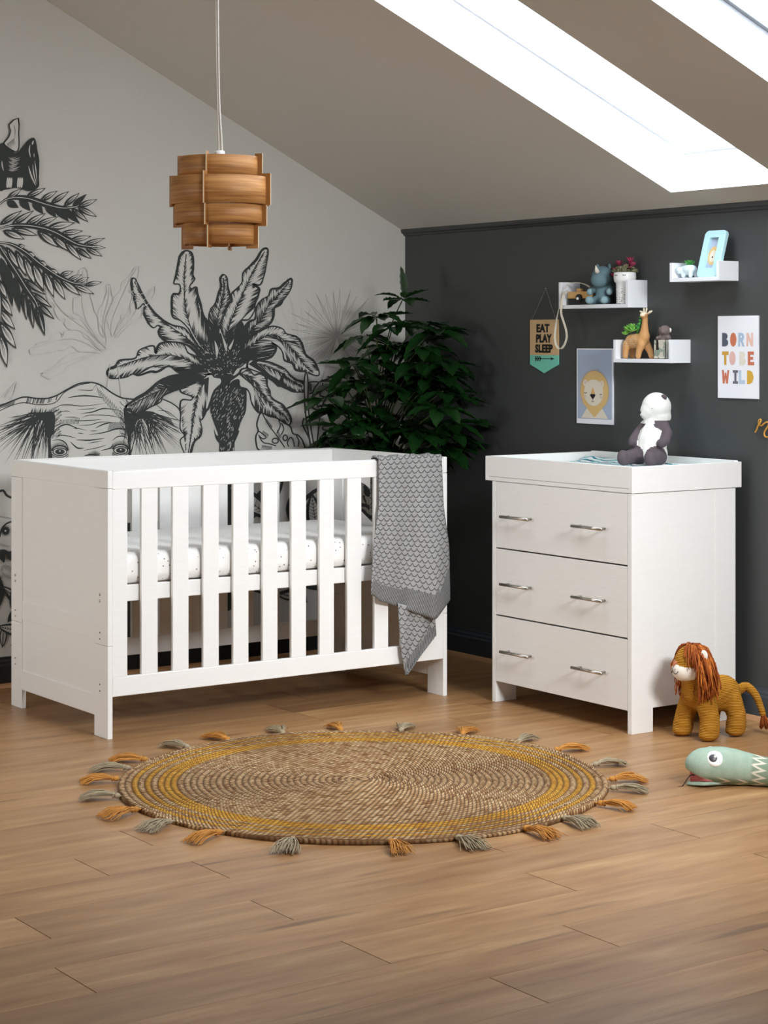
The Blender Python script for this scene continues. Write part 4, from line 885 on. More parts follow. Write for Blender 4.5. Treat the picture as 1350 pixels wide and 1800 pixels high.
# letters drawn in a 1 x 1.35 box, chunky cut-paper shapes
LT={'B':[[(0,0),(.55,0),(.85,.12),(.95,.35),(.88,.6),(.66,.72),(.82,.85),(.86,1.05),(.72,1.28),(.45,1.35),(0,1.35)]],
'O':[ellp(.5,.675,.48,.69)],'R':[[(0,0),(.28,0),(.28,.45),(.4,.45),(.62,0),(.95,0),(.68,.55),(.86,.75),(.88,1.05),(.74,1.28),(.45,1.35),(0,1.35)]],
'N':[[(0,0),(.27,0),(.27,.72),(.68,0),(.97,0),(.97,1.35),(.7,1.35),(.7,.62),(.3,1.35),(0,1.35)]],
'T':[[(.33,0),(.67,0),(.67,.98),(1,.98),(1,1.35),(0,1.35),(0,.98),(.33,.98)]],'E':[[(0,0),(.95,0),(.95,.32),(.38,.32),(.38,.54),(.8,.54),(.8,.82),(.38,.82),(.38,1.03),(.92,1.03),(.92,1.35),(0,1.35)]],
'W':[[(.12,0),(.4,0),(.52,.55),(.62,0),(.9,0),(1.1,1.35),(.82,1.35),(.74,.7),(.63,1.1),(.44,1.1),(.34,.62),(.28,1.35),(-.02,1.35)]],
'I':[[(.1,0),(.9,0),(.9,.25),(.66,.25),(.66,1.1),(.9,1.1),(.9,1.35),(.1,1.35),(.1,1.1),(.34,1.1),(.34,.25),(.1,.25)]],
'L':[[(0,0),(.95,0),(.95,.38),(.38,.38),(.38,1.35),(0,1.35)]],'D':[[(0,0),(.4,0),(.8,.18),(.98,.67),(.8,1.17),(.4,1.35),(0,1.35)]]}
py0,py1,pz0,pz1=-2.188,-1.984,1.1545,1.4555
po=poster('wall_poster',py0,py1,pz0,pz1,'ppaper','white print reading BORN TO BE WILD in coloured letters','poster')
words=[('BORN',['navy','terra','sky','peach'],1.3935,[0,.0,0,0]),('TO BE',['mustard','blush','sand','terra'],1.3255,0),('WILD',['terra','grey','ice','gold'],1.257,0)]
W0=.0268
gp=[[0,1.12,2.28,3.42],[0,1.0,2.45,3.6],[0,1.42,2.35,3.5]]
for wi,(wd,cc,zt_,_) in enumerate(words):
    i=0
    for ch_ in wd:
        if ch_==' ': continue
        key='p_'+cc[i]; ms=MB()
        for pl in LT[ch_]: wallpoly(ms,pl,-.0066,0,-2.006-gp[wi][i]*.0362,zt_-.0495,.0335,.0495/1.35)
        build('printed_letter',ms,key,po); i+=1
hb=MB()
for wi,i_,pls in ((0,2,[ellp(.46,.97,.11,.11)]),):
    for pl in pls: wallpoly(hb,pl,-.0070,0,-2.006-gp[wi][i_]*.0362,words[wi][2]-.0495,.0335,.0495/1.35)
build('letter_counter',hb,'ppaper',po)
# lion print
for k,v in dict(lblue=(170,182,204),lgold=(220,184,122),lcream=(226,216,198),lblack=(28,26,26),lblush=(222,196,182),lor=(226,174,104)).items(): M[k]=mat('print_'+k[1:],v,.6)
ly0,ly1,lz0,lz1=-1.4075,-1.190,1.034,1.334; Wd=ly1-ly0; Hd=lz1-lz0
lp_=poster('wall_poster',ly0,ly1,lz0,lz1,'ppaper','pale blue print of a sleepy lion face, partly behind the lowest shelf','poster')
def LP(pl,m_,dx,nm): b=MB(); [wallpoly(b,q,-.0064-dx*.0004,0,ly1,lz0,Wd,Hd) for q in pl]; return build(nm,b,m_,lp_)
LP([[(.03,.065),(.97,.065),(.97,.985),(.03,.985)]],'lblue',0,'printed_sky')
LP([[(.13,.075),(.87,.075),(.72,.2),(.28,.2)]],'lcream',1,'printed_shoulders')
LP([ellp(.5,.43,.385,.275,44)[:24]+[(.20,.26),(.5,.085),(.80,.26)]+ellp(.5,.43,.385,.275,44)[42:]],'lgold',2,'printed_mane')
sp=[]
for k in range(64):
    a=R(-35+k*250/63); c0,s0=math.cos(a),math.sin(a); cx_,cy_=.5+.38*c0,.43+.27*s0; ex,ey=.5+.425*c0,.43+.303*s0; n_=Vector((-s0,c0))*.004; sp.append([(cx_-n_.x,cy_-n_.y),(ex-n_.x*.5,ey-n_.y*.5),(ex+n_.x*.5,ey+n_.y*.5),(cx_+n_.x,cy_+n_.y)])
LP(sp,'lgold',2,'printed_mane_tips')
LP([ellp(.48,.415,.265,.175,36)],'lcream',3.3,'printed_face')
for q in (ellp(.25,.54,.06,.045,20),ellp(.7,.53,.06,.045,20)): LP([q],'lcream',2.8,'printed_outer_ear')
for q in (ellp(.24,.36,.035,.022,16),ellp(.68,.355,.035,.022,16)): LP([q],'lblush',4,'printed_cheek')
for q in (ellp(.25,.55,.03,.025,16),ellp(.7,.54,.03,.025,16)): LP([q],'lblush',4,'printed_ear')
LP([[(.40,.40),(.46,.49),(.52,.40)]],'lor',4.2,'printed_brow')
LP([[(.38,.385),(.41,.397),(.51,.397),(.54,.385),(.5,.35),(.46,.325),(.42,.35)],[(.455,.33),(.465,.33),(.465,.305),(.455,.305)]],'lblack',5,'printed_nose')
def arcp(cx,cy,rx,ry,w,a0,a1,n=12): o=ellp(cx,cy,rx,ry,n,a0,a1); i=ellp(cx,cy,rx-w,ry-w*.7,n,a0,a1); return o+i[::-1]
for q,nm in ((arcp(.26,.42,.04,.018,.012,180,360),'printed_eye'),(arcp(.68,.405,.04,.018,.012,180,360),'printed_eye'),(arcp(.46,.305,.04,.014,.010,190,350),'printed_mouth')): LP([q],'lblack',5,nm)
# EAT PLAY SLEEP pennant
M['ply']=mat('birch_plywood',(206,172,128),.55,var=.08,vs=5,stretch=(1,1,8)); M['mint']=mat('mint_paint',(118,204,180),.55)
ay0,ay1=-1.0765,-.8945; az=1.4515; pn=MB(); 
def pp(mb,pl,xa,xb,m_=0): mb.prism([(ay1-p[0]*(ay1-ay0),az-p[1]) for p in pl],'x',xa,xb,m_)
pp(pn,[(0,0),(1,0),(1,.146),(0,.146)],-.002,-.006)
pe=build('hanging_pennant',pn,['ply'],None,(0,(ay0+ay1)/2,1.2317),'small wooden pennant reading EAT PLAY SLEEP with a mint point, hung on a string','sign')
pq=MB(); pp(pq,[(0,.146),(1,.146),(1,.184),(.5,.2198),(0,.184)],-.002,-.006); build('mint_tip',pq,'mint',pe)
def textmesh(s,h,wx,off_,yc,zb,x,root,m_,nm):
    cu=bpy.data.curves.new('t','FONT'); cu.body=s; cu.size=1; cu.offset=off_; cu.align_x='CENTER'; cu.space_character=1.06; cu.resolution_u=3
    o=bpy.data.objects.new('t',cu); C.objects.link(o); dg=bpy.context.evaluated_depsgraph_get(); me=bpy.data.meshes.new_from_object(o.evaluated_get(dg))
    xs=[v.co.x for v in me.vertices]; ys=[v.co.y for v in me.vertices]; sy=h/(max(ys)-min(ys)); sx_=wx/(max(xs)-min(xs)); x0_=(max(xs)+min(xs))/2; y0_=min(ys)
    mb=MB(); vs=[(x,yc-(v.co.x-x0_)*sx_,zb+(v.co.y-y0_)*sy) for v in me.vertices]; fs=[tuple(p.vertices) for p in me.polygons]
    mb.add(vs,fs); mb.add([(x+.0012,b_,c__) for _,b_,c__ in vs],fs); bpy.data.objects.remove(o); return build(nm,mb,m_,root)
yc=(ay0+ay1)/2
for s,w_,zb,yo in (('EAT',.082,az-.0525,.006),('PLAY',.100,az-.0945,.0),('SLEEP',.112,az-.136,.0)): textmesh(s,.035,w_,.05,yc+yo,zb,-.0075,pe,'black','cut_out_word')
ar=MB(); Z=az-.160
for q in ([(.17,.0015),(.86,.0015),(.86,-.0015),(.17,-.0015)],): wallpoly(ar,q,-.0072,0,ay1,Z,.182,1)
wallpoly(ar,[(.72,.008),(.85,0),(.72,-.008),(.77,0)],-.0073,0,ay1,Z,.182,1)
for k in range(3):
    b_=.18+k*.075
    for s in (1,-1): wallpoly(ar,[(b_,s*.010),(b_+.035,s*.010),(b_+.075,s*.001),(b_+.035,s*.001)],-.0073-(s>0)*.0001,0,ay1,Z,.182,1)
build('arrow',ar,'black',pe)
ap=Vector((-.006,-.9963,1.5795)); st=MB(); st.tube([(-.005,ay1-.008,az-.006),ap,(-.005,ay0+.012,az-.012)],.0008,5); build('string',st,'cord',pe)
nl=MB(); nl.tube([(0,ap.y,ap.z),(-.01,ap.y,ap.z)],.0015,6); build('nail',nl,'steel',pe)
# mustard wire word at the right edge of the photograph
M['mwire']=mat('mustard_knitted_cord',(206,150,58),.75,bs=300,bst=.3)
wpts=[(1327.5,760,.0),(1331,755,.004),(1334.5,748,.008),(1338,743,.008),(1338.5,738,.004),(1335,737.5,.0),(1333,742,-.002),(1335,747.5,-.002),(1339,748,.0),(1344,744,.0),(1349,742,.0),(1351.5,745,.0),(1349,751,0),(1344.5,758,0),(1343.5,764,0),(1346,768,0),(1350,768,0),(1355,762,0),(1360,748,0),(1365,742,0),(1370,746,0),(1369,760,0),(1374,767,0),(1382,762,0),(1388,752,0)]
ww=[Vector(at(a,b_,x=-.008))+Vector((-c__*.6,0,0)) for a,b_,c__ in wpts]
wm=MB(); wm.tube(cat_rom(ww,5),.0030,8); build('wire_word_sign',wm,'mwire',None,tuple(ww[14]),'curled mustard cord script sign at the right edge of the wall','sign')
# ------------------------------------------------------------- toys and pots
def local(root,ang): return Matrix.Translation(root)@Matrix.Rotation(R(ang),4,'Z')
def onsurf(tree,o,d):
    h=tree.ray_cast(Vector(o),Vector(d).normalized())
    if h[0] is None: return None,None
    return h[0],(h[1] if h[1].dot(Vector(d))<0 else -h[1])
def ribbed(name,rgb,sc,st=.8,dark=.72):
    m,nt,b=base(name,rgb,.9,0,.2); v=objco(nt); wv=nd(nt,'ShaderNodeTexWave'); wv.bands_direction='Z'; wv.inputs['Scale'].default_value=sc; wv.inputs['Distortion'].default_value=1.2; wv.inputs['Detail'].default_value=1; wv.inputs['Detail Scale'].default_value=.6; nt.links.new(v,wv.inputs['Vector'])
    c=col(rgb); nt.links.new(mixc(nt,wv.outputs['Fac'],tuple(x*dark for x in c[:3])+(1,),c),b.inputs['Base Color']); bump(nt,b,wv.outputs['Fac'],st,.002); return m
# --- panda
M['pwhite']=mat('cream_linen',(232,230,224),.9,spec=.2,bs=400,bst=.3); M['pgrey']=mat('dark_taupe_linen',(92,82,86),.92,spec=.2,bs=400,bst=.35,var=.08,vs=30)
M['thread']=mat('black_thread',(28,26,26),.7)
def panda():
    base_=Vector((-.185,-1.825,.9035)); mx=local(base_,200); mb=MB()
    mb.limb([((.01,0,.052),.054),((0,0,.088),.056),((-.014,0,.125),.049),((-.022,0,.152),.046)])
    for s in (-1,1): mb.ell((0.012,s*.018,.045),(.052,.045,.045))
    hm=MB(); hr=Matrix.Translation((-.026,0,.165))@Matrix.Rotation(R(-42),4,'Z')@Matrix.Rotation(R(-4),4,'Y')
    hm.ell((0,0,.050),(.055,.055,.055),u=24,v=16); hm.ell((-.008,0,.018),(.050,.051,.042)); hm.ell((.014,0,.036),(.047,.044,.040)); hm.ell((.028,0,.026),(.034,.031,.029)); hm.ell((.044,0,.021),(.019,.018,.016)); 
    hm.xf(hr); mb.add(hm.v,hm.f)
    for s in (-1,1):
        mb.limb([((.022,s*.040,.034),.031),((.062,s*.047,.034),.029),((.100,s*.052,.031),.027),((.122,s*.055,.027),.024)]); mb.ell((.128,s*.055,.034),(.019,.022,.028))
        mb.limb([((-.02,s*.032,.148),.024),((-.004,s*.060,.118),.020),((.026,s*.066,.092),.018),((.044,s*.058,.084),.018)])
    body=bake(mb,.0033,5); hi=hr.inverted()
    def fc(p):
        r_=math.hypot(p.x-.06,0)
        if p.z>.166 - .10*(p.x+.024)*0 and p.x<.08: return 0
        if p.z>.155 and (hi@p).x>.02 : return 0
        # legs
        if p.z<.085:
            for s in (-1,1):
                q=Vector((p.x-.02,p.y-s*.040,p.z-.036))
                if p.x>.018+.0 and (q.y*q.y+q.z*q.z)**.5<.038 and abs(p.y)>.006: 
                    if p.x>.040 or (q.y*q.y+q.z*q.z)**.5<.034: return 1
            if p.x>.075: return 1
        # shoulders and arms
        for s in (-1,1):
            a=Vector((-.02,s*.034,.146)); 
            for u_,v_ in (((-.02,s*.034,.146),(-.004,s*.060,.118)),((-.004,s*.060,.118),(.026,s*.066,.092)),((.026,s*.066,.092),(.05,s*.057,.082))):
                u_,v_=Vector(u_),Vector(v_); t=max(0,min(1,(p-u_).dot(v_-u_)/(v_-u_).length_squared)); 
                if (p-(u_+(v_-u_)*t)).length<.0225 and abs(p.y)>.040: return 1
        if p.z>.112+max(0,p.x+.01)*.9 and not (p.x>.012 and abs(p.y)<.03-.6*max(0,p.z-.13)): return 1
        return 0
    facecol(body,fc); body.xf(mx)
    r_=build('panda_soft_toy',body,['pwhite','pgrey'],None,tuple(base_),'cream and taupe cloth panda sitting on the changing mat, head turned left','soft toy',fixn=False)
    hb=MB(); 
    for s in (-1,1):
        e=MB(); e.ell(hr@Vector((-.012,s*.036,.088)),(.009,.013,.011),u=12,v=8); e.xf(mx); build('ear',e,'pgrey',r_)
    n_=MB(); n_.ell(hr@Vector((.064,0,.026)),(.006,.0065,.005),u=10,v=6); n_.xf(mx); build('nose',n_,'thread',r_)
    tr_=bvh(body); 
    for s in (-1,1):
        o=mx@(hr@Vector((.05,s*.09,.045))); t_=mx@(hr@Vector((.018,0,.043))); h,n2=onsurf(tr_,o,t_-o)
        if h: e=MB(); e.ell(h,.0016,u=8,v=6); build('eye',e,'thread',r_)
    ml=MB(); pts=[]
    for a in (-.7,-.35,0,.35,.7):
        o=mx@(hr@Vector((.11,a*.018,.010+abs(a)*.004))); h,n2=onsurf(tr_,o,(mx@(hr@Vector((.03,a*.012,.012+abs(a)*.004))))-o)
        if h: pts.append(h+n2*.0004)
    if len(pts)>2: ml.tube(pts,.0007,5); build('stitched_mouth',ml,'thread',r_)
panda()
# --- lion
M['mknit']=ribbed('mustard_rib_knit',(200,138,44),60,1.0,.5); M['yarn']=mat('rust_yarn',(150,76,34),.9,spec=.2,var=.45,vs=45); M['yarn2']=mat('ginger_yarn',(196,116,48),.9,spec=.2,var=.25,vs=45); M['lwhite']=mat('white_felt',(236,228,216),.9,spec=.2,bs=300,bst=.3); M['pinkn']=mat('terracotta_felt',(188,110,72),.9)
def lion():
    b_=Vector((-.350,-2.296,0)); A_=184; mx=local(b_,A_); mb=MB()
    fx,hx,sy=.068,-.068,.058
    mb.limb([((-.062,0,.140),.064),((-.02,0,.143),.062),((.035,0,.148),.063),((.070,0,.160),.056)],n=16)
    mb.limb([((.078,0,.175),.048),((.088,0,.215),.045)])
    for x,dy_ in ((fx,sy),(hx,sy)):
        for s in (-1,1):
            mb.limb([((x*.95,s*.036,.125),.038),((x,s*dy_,.07),.034),((x+.006,s*(dy_+.002),.037),.0365)]); mb.ell((x+.010,s*(dy_+.002),.020),(.038,.034,.020))
    mb.v=[(x,y,max(z,.0004)) for x,y,z in mb.v]
    body=bake(mb,.0042,6); body.v=[(x,y,max(z,.0004)) for x,y,z in body.v]; body.xf(mx)
    r_=build('lion_soft_toy',body,'mknit',None,tuple(b_),'mustard knitted lion with shaggy rust yarn mane standing beside the chest of drawers','soft toy',fixn=False)
    hm=Matrix.Translation((.096,.0,.258))@Matrix.Rotation(R(-20),4,'Z')@Matrix.Rotation(R(4),4,'Y')
    h=MB(); h.ell((0,0,0),(.062,.056,.066),u=28,v=20); h.ell((.030,0,-.016),(.045,.042,.040),u=20,v=14); hd=bake(h,.0035,5)
    facecol(hd,lambda p: 1 if (p.x>.012 and p.z<.010-.28*abs(p.y)-(.0)) else 0); hd.xf(mx@hm); build('head',hd,['mknit','lwhite'],r_,fixn=False)
    tr_=bvh(hd); W_=mx@hm
    def surf(y,z,out=.0008):
        o=W_@Vector((.2,y,z)); h_,n_=onsurf(tr_,o,(W_@Vector((0,y,z)))-o); return (h_+n_*out) if h_ else None
    n_=MB(); p=[surf(y,z,.001) for y,z in ((-.013,.014),(0,.017),(.013,.014),(.006,.004),(0,-.001),(-.006,.004))]
    if all(p): n_.add(p+[q+(W_.to_3x3()@Vector((.003,0,0))) for q in p],[(0,1,2,3,4,5),(6,7,8,9,10,11)]+[(i,(i+1)%6,6+(i+1)%6,6+i) for i in range(6)]); build('nose',n_,'pinkn',r_)
    mm_=MB()
    for pl in ([(0,-.001),(0,-.012)],[(-.024,-.014),(-.020,-.021),(-.010,-.024),(0,-.012)],[(.024,-.014),(.020,-.021),(.010,-.024),(0,-.012)]):
        q=[surf(y,z) for y,z in [(a.x,a.y) for a in cat_rom([(x,y,0) for x,y in pl],4)]]; q=[x for x in q if x]
        if len(q)>1: mm_.tube(q,.0011,6)
    for y,z in ((-.014,-.008),(-.009,-.010),(-.013,-.014),(.014,-.008),(.009,-.010),(.013,-.014)):
        q=surf(y,z)
        if q: mm_.ell(q,.0012,u=6,v=4)
    build('stitched_mouth',mm_,'thread',r_)
    for s in (-1,1):
        e=MB(); e.ell((-.014,s*.060,.034),(.009,.019,.021),(R(s*-25),0,R(s*20)),u=14,v=10); e.xf(W_); build('ear',e,'lwhite',r_)
    # yarn mane: a thick fringe around the face, over the crown and down the neck
    st=[MB(),MB()]
    def hang(p,out,L,k,stiff=.35):
        q=[p]; d=out.normalized(); v=d.copy()
        for i in range(5):
            v=(v*(1-.38*(1-stiff))+Vector((0,0,-.55))).normalized(); q.append(q[-1]+v*L/5+Vector((random.uniform(-1,1),random.uniform(-1,1),random.uniform(-1,1)))*.0034)
            # keep the yarn outside the head
            hh=(hm.inverted()@q[-1]); e_=Vector((hh.x/.068,hh.y/.062,hh.z/.072)).length
            if e_<1: q[-1]=hm@(hh/e_)
        w_=random.uniform(.0017,.0026); st[k].tube([mx@a for a in q],[w_,w_*1.1,w_*1.1,w_,w_,w_*.6],5)
    for k in range(760):
        a=random.uniform(0,2*PI); x=random.choice((.006,-.008,-.02,-.034))+random.uniform(-.005,.005)
        rr=math.sqrt(max(.05,1-(x/.062)**2)); p=Vector((x,math.sin(a)*.058*rr,math.cos(a)*.068*rr)); n2=Vector((p.x*.5,p.y,p.z)).normalized()
        if abs(a-PI)<.75 and x>0: continue
        top=max(0,math.cos(a)); fw=Vector((1,0,0))*(.25*top)
        hang(hm@(p+n2*.002),hm.to_3x3()@(Vector((n2.x,n2.y*1.1+.55*top*(1 if math.sin(a)>-.15 else -1),n2.z*(.45 if n2.z>0 else 1)))+fw+Vector((-.25 if x<0 else .0,0,0))),random.uniform(.055,.105)-.02*(abs(a-PI)<1.0),random.random()<.28,random.uniform(.2,.75))
    for k in range(150):
        a=random.uniform(.45*PI,1.55*PI); p=Vector((.085-.02+.0,math.sin(a)*.046,.212+random.uniform(-.012,.02))); hang(p+Vector((random.uniform(-.03,.035),0,0)),Vector((random.uniform(-.5,.5),math.sin(a),.1)),random.uniform(.045,.08),random.random()<.2,.1)
    mo=MB(); 
    for k in (0,1): mo.add(st[k].v,st[k].f,k,True)
    build('yarn_mane',mo,['yarn','yarn2'],r_,fixn=False)
    tl_=MB(); tp=cat_rom([Vector(at(px_,py_,D=d_)) for px_,py_,d_ in ((1298,1213,6.84),(1312,1207,6.84),(1327,1220,6.82),(1336,1240,6.81),(1342,1258,6.80))],6); tl_.tube(tp,[.018-.008*i/(len(tp)-1) for i in range(len(tp))],10); build('tail',tl_,'mknit',r_)
    tt_=MB(); e=tp[-1]
    for k in range(60):
        a=random.uniform(0,2*PI); o=Vector((math.cos(a),math.sin(a),0))*random.uniform(.002,.010); tt_.tube([e+o*.5+Vector((0,0,.006)),e+o*1.2+Vector((.002,0,-.012)),e+o*1.6+Vector((.003,0,-.026)),e+o*(2.0)+Vector((.004,0,-random.uniform(.036,.048)))],[.002,.002,.002,.0012],5)
    build('tail_tassel',tt_,'yarn',r_)
lion()
# --- snake
def snakem():
    m,nt,b=base('sage_velour',(150,170,150),.85,0,.2); t=nd(nt,'ShaderNodeTexCoord'); s=nd(nt,'ShaderNodeSeparateXYZ'); nt.links.new(t.outputs['UV'],s.inputs[0]); u,v=s.outputs[0],s.outputs[1]
    z=mth(nt,'ABSOLUTE',mth(nt,'SUBTRACT',mth(nt,'FRACT',mth(nt,'MULTIPLY',v,12.)),.5)); w_=mth(nt,'FRACT',mth(nt,'ADD',mth(nt,'MULTIPLY',u,17.),mth(nt,'MULTIPLY',z,1.1)))
    band=mth(nt,'LESS_THAN',w_,.30); a_=nd(nt,'ShaderNodeAttribute'); a_.attribute_name='pat'; f=mth(nt,'MULTIPLY',band,a_.outputs['Fac'])
    c0=mixc(nt,noise(nt,objco(nt),40,3),col((140,162,144)),col((172,190,172)))
    dk=mth(nt,'MULTIPLY',a_.outputs['Fac'],.55); c1=mixc(nt,dk,c0,col((104,118,92)))
    nt.links.new(mixc(nt,f,c1,col((214,208,190))),b.inputs['Base Color']); bump(nt,b,noise(nt,objco(nt),300,2),.3); return m
M['snake']=snakem(); M['mouthp']=mat('dusty_pink_cotton',(190,104,104),.85); M['eyew']=mat('white_eye_felt',(240,240,238),.6); M['eyed']=mat('dark_eye_felt',(58,54,62),.4); M['tongue']=mat('dark_cord',(44,36,38),.7)
def snake():
    d0=Vector((CA,-SA,0)); s0=Vector((SA,CA,0)); h0=Vector(at(1209,1387,z=0)); h0.z=0; h0=h0+s0*.055
    path=[]; 
    for i in range(60):
        t=(i/59)**1.5; x=t*.78; y=-.10*math.sin(max(0,t-.25)*4.6)*.6
        path.append(h0+d0*x+s0*y)
    rad=lambda x: .0+math.sqrt(max(0,1-(1-min(1,x/.055))**2))*(.052+.006*math.exp(-((x-.10)/.06)**2)-.008*min(1,max(0,(x-.16)/.08)))
    V=[];F=[];UV=[];PT=[];NR_=40
    for i,p in enumerate(path):
        x=(i/59)**1.5*.78; r_=max(.002,rad(x)); t=(path[min(i+1,59)]-path[max(i-1,0)]).normalized(); s=Vector((-t.y,t.x,0)); head=max(0,1-x/.15)
        for k in range(NR_):
            a=2*PI*k/NR_; cz=math.sin(a); cy=math.cos(a)
            hd_=max(0.,1-x/.16); zc_=r_*(1-hd_)+(.066-.004*hd_)*hd_+.001; vs_=1.0-.10*hd_; zz=zc_+cz*r_*vs_
            jaw=.054-.054*(x/.125)**.85 if x<.125 else 0.
            if x<.125 and zz<jaw: zz=jaw+(zz-jaw)*.04
            V.append(p+s*cy*r_*1.0+Vector((0,0,max(.0006,zz)))); UV.append((x,k/NR_)); PT.append(1.0 if (x>.205 or cz<-.52) else 0.)
    for i in range(59):
        for k in range(NR_): F.append((i*NR_+k,i*NR_+(k+1)%NR_,(i+1)*NR_+(k+1)%NR_,(i+1)*NR_+k))
    F.append(tuple(range(NR_))[::-1]); F.append(tuple(59*NR_+k for k in range(NR_)))
    mb=MB(); mb.add(V,F,0,True); o=build('snake_soft_toy',mb,'snake',None,tuple(h0),'sage green snake soft toy with pale zigzags lying on the floor at the right','soft toy',fixn=True)
    me=o.data; uv=me.uv_layers.new(name='UVMap')
    for lp in me.loops: uv.data[lp.index].uv=UV[lp.vertex_index]
    a=me.attributes.new('pat','FLOAT','POINT')
    for i,q in enumerate(PT): a.data[i].value=q
    cs=-s0
    # lower jaw resting on the floor, with the pink mouth lining between the jaws
    def jawsec(x): 
        q=min(1,max(0.,(x-.004)/.05)); return .046*math.sqrt(q)*(1-.62*max(0,(x-.05)/.08)**1.3), .002+.020*math.sqrt(min(1,max(0,(x-.004)/.06)))
    for nm,mt,k0,zs in (('lower_jaw','snake',0,1),('mouth_lining','mouthp',1,1)):
        jb=MB(); V=[];F=[];ns=14;nk=20
        for i in range(ns+1):
            x=.006+.125*i/ns; w_,z_=jawsec(x); c=h0+d0*x
            up=.054-.054*(x/.125)**.85 if x<.125 else 0
            for k in range(nk):
                a=2*PI*k/nk
                if nm=='lower_jaw': V.append(c+s0*math.cos(a)*w_+Vector((0,0,.0008+z_*.5*(1+math.sin(a)))))
                else: V.append(c+d0*.010*(1-i/ns)+s0*math.cos(a)*w_*.93+Vector((0,0,max(.002,z_*.6+(up+.008-z_*.6)*.5*(1+math.sin(a))))))
        for i in range(ns):
            for k in range(nk): F.append((i*nk+k,i*nk+(k+1)%nk,(i+1)*nk+(k+1)%nk,(i+1)*nk+k))
        F+= [tuple(range(nk)),tuple(ns*nk+k for k in range(nk))]; jb.add(V,F,0,True); build(nm,jb,mt,o)
    e=MB(); c=h0+d0*.082; r1=rad(.082); tree=bvh(mb)
    for sgn in (1,-1):
        og=c+cs*sgn*.3+Vector((0,0,.25)); h_,n_=onsurf(tree,og,(c+Vector((0,0,.062)))-og)
        if h_:
            q=n_.to_track_quat('Z','Y').to_matrix().to_4x4(); 
            for nm,rr,dz,mm_,ofs in (('eye_white',.0255,.0012,'eyew',0),('pupil',.0125,.0028,'eyed',.004),('eye_glint',.0042,.0042,'eyew',-.002)):
                e=MB(); e.lathe([(0,dz+.001),(rr*.8,dz+.0006),(rr,dz-.004 if nm=='eye_white' else dz-.001),(rr,-.004 if nm=='eye_white' else dz-.0015)],(0,0,0),24)
                e.xf(Matrix.Translation(h_+d0*(-ofs if nm=='pupil' else 0.002)+(Vector((0,0,.004)) if nm=='eye_glint' else Vector((0,0,0))))@q); build(nm,e,mm_,o)
    tg=MB(); b0=h0+d0*.016+cs*.02+Vector((0,0,.033)); 
    tp=cat_rom([b0+d0*.02,b0+Vector((0,0,.002)),b0-d0*.012+Vector((0,0,-.010)),b0-d0*.022+Vector((0,0,-.026)),b0-d0*.030+Vector((0,0,-.0345))],5); tg.tube(tp,.0017,6)
    for s in (-1,1): tg.tube([tp[-1],tp[-1]-d0*.004+s*d0*.004-cs*s*.002+Vector((0,0,-.0008)),tp[-1]-d0*.007+s*d0*.003-cs*s*.004+Vector((0,0,-.0003))],.0014,6)
    tg.v=[(x,y,max(z,.0003)) for x,y,z in tg.v]
    build('forked_tongue',tg,'tongue',o)
snake()
# --- succulent helper: rosette of pointed fleshy leaves
def rosette(mb,c,n,L,w_,tilt0,tilt1,mi=0,tw=0,ax=None):
    for k in range(n):
        a=k*2.39996+tw; t=k/max(1,n-1); el=tilt0+(tilt1-tilt0)*t; l=L*(1-.45*t)
        d=Vector((math.cos(a)*math.cos(el),math.sin(a)*math.cos(el),math.sin(el))); s=Vector((-math.sin(a),math.cos(a),0)); u=d.cross(s)
        if u.z<0: u=-u
        pts=[]; ring=[]
        for i in range(6):
            q=i/5; ww=w_*math.sin(PI*min(1,q*.8+.15))**.8*(1-.1*t); th=ww*.35; p=Vector(c)+d*l*q+u*(l*.18*q*q)
            if i==5: ww=th=.0002
            ring+=[p+s*ww,p+u*th*.3,p-s*ww,p-u*th]
        mb.add(ring,[(i*4+j,i*4+(j+1)%4,(i+1)*4+(j+1)%4,(i+1)*4+j) for i in range(5) for j in range(4)],mi,True)
M['gsucc']=mat('bright_green_succulent',(138,204,92),.45,var=.3,vs=60); M['gsucc2']=mat('deep_green_succulent',(74,160,72),.45,var=.3,vs=60); M['msucc']=mat('mossy_brown_succulent',(132,134,100),.7,var=.5,vs=160); M['rsucc']=mat('burgundy_succulent',(146,44,74),.5,var=.3,vs=60)
M['ceramw']=mat('white_ceramic',(238,238,236),.25); M['ceramd']=mat('black_glaze',(30,30,30),.3)
# --- wooden toy camera on the top left shelf
S1=1.5068
def pos(px,x,z): p=at(px,600,x=x); return Vector((x,p.y,z))
M['beech']=mat('beech_wood',(206,164,104),.5,var=.1,vs=10,stretch=(1,1,8)); M['strap']=mat('cotton_webbing',(206,198,180),.9,bs=400,bst=.4)
cxm=-.060; ky0=pos(1040,cxm-.014,0).y; ky1=pos(998.5,cxm-.014,0).y; kc=(ky0+ky1)/2
kam=thing('toy_camera',(cxm,kc,S1),'wooden toy camera, half black, with a long cotton strap, on the upper left shelf','toy camera')
bpart('camera_top',[((cxm-.016,ky0,S1+.0255),(cxm+.016,ky1,S1+.053))],'beech',kam,.003)
bpart('camera_base',[((cxm-.016,ky0,S1+.0004),(cxm+.016,ky1,S1+.0255))],'black',kam,.003)
bpart('viewfinder',[((cxm-.010,kc-.012+.014,S1+.053),(cxm+.010,kc+.014+.014,S1+.066))],'beech',kam,.004)
l_=MB(); lcy=kc-.002
def disc(mb,c,r_,x0,x1,n=28): mb.tube([(x0,c[0],c[1]),(x1,c[0],c[1])],r_,n,smooth=False)
disc(l_,(lcy,S1+.026),.0165,cxm-.016,cxm-.024); build('lens_ring',l_,'black',kam)
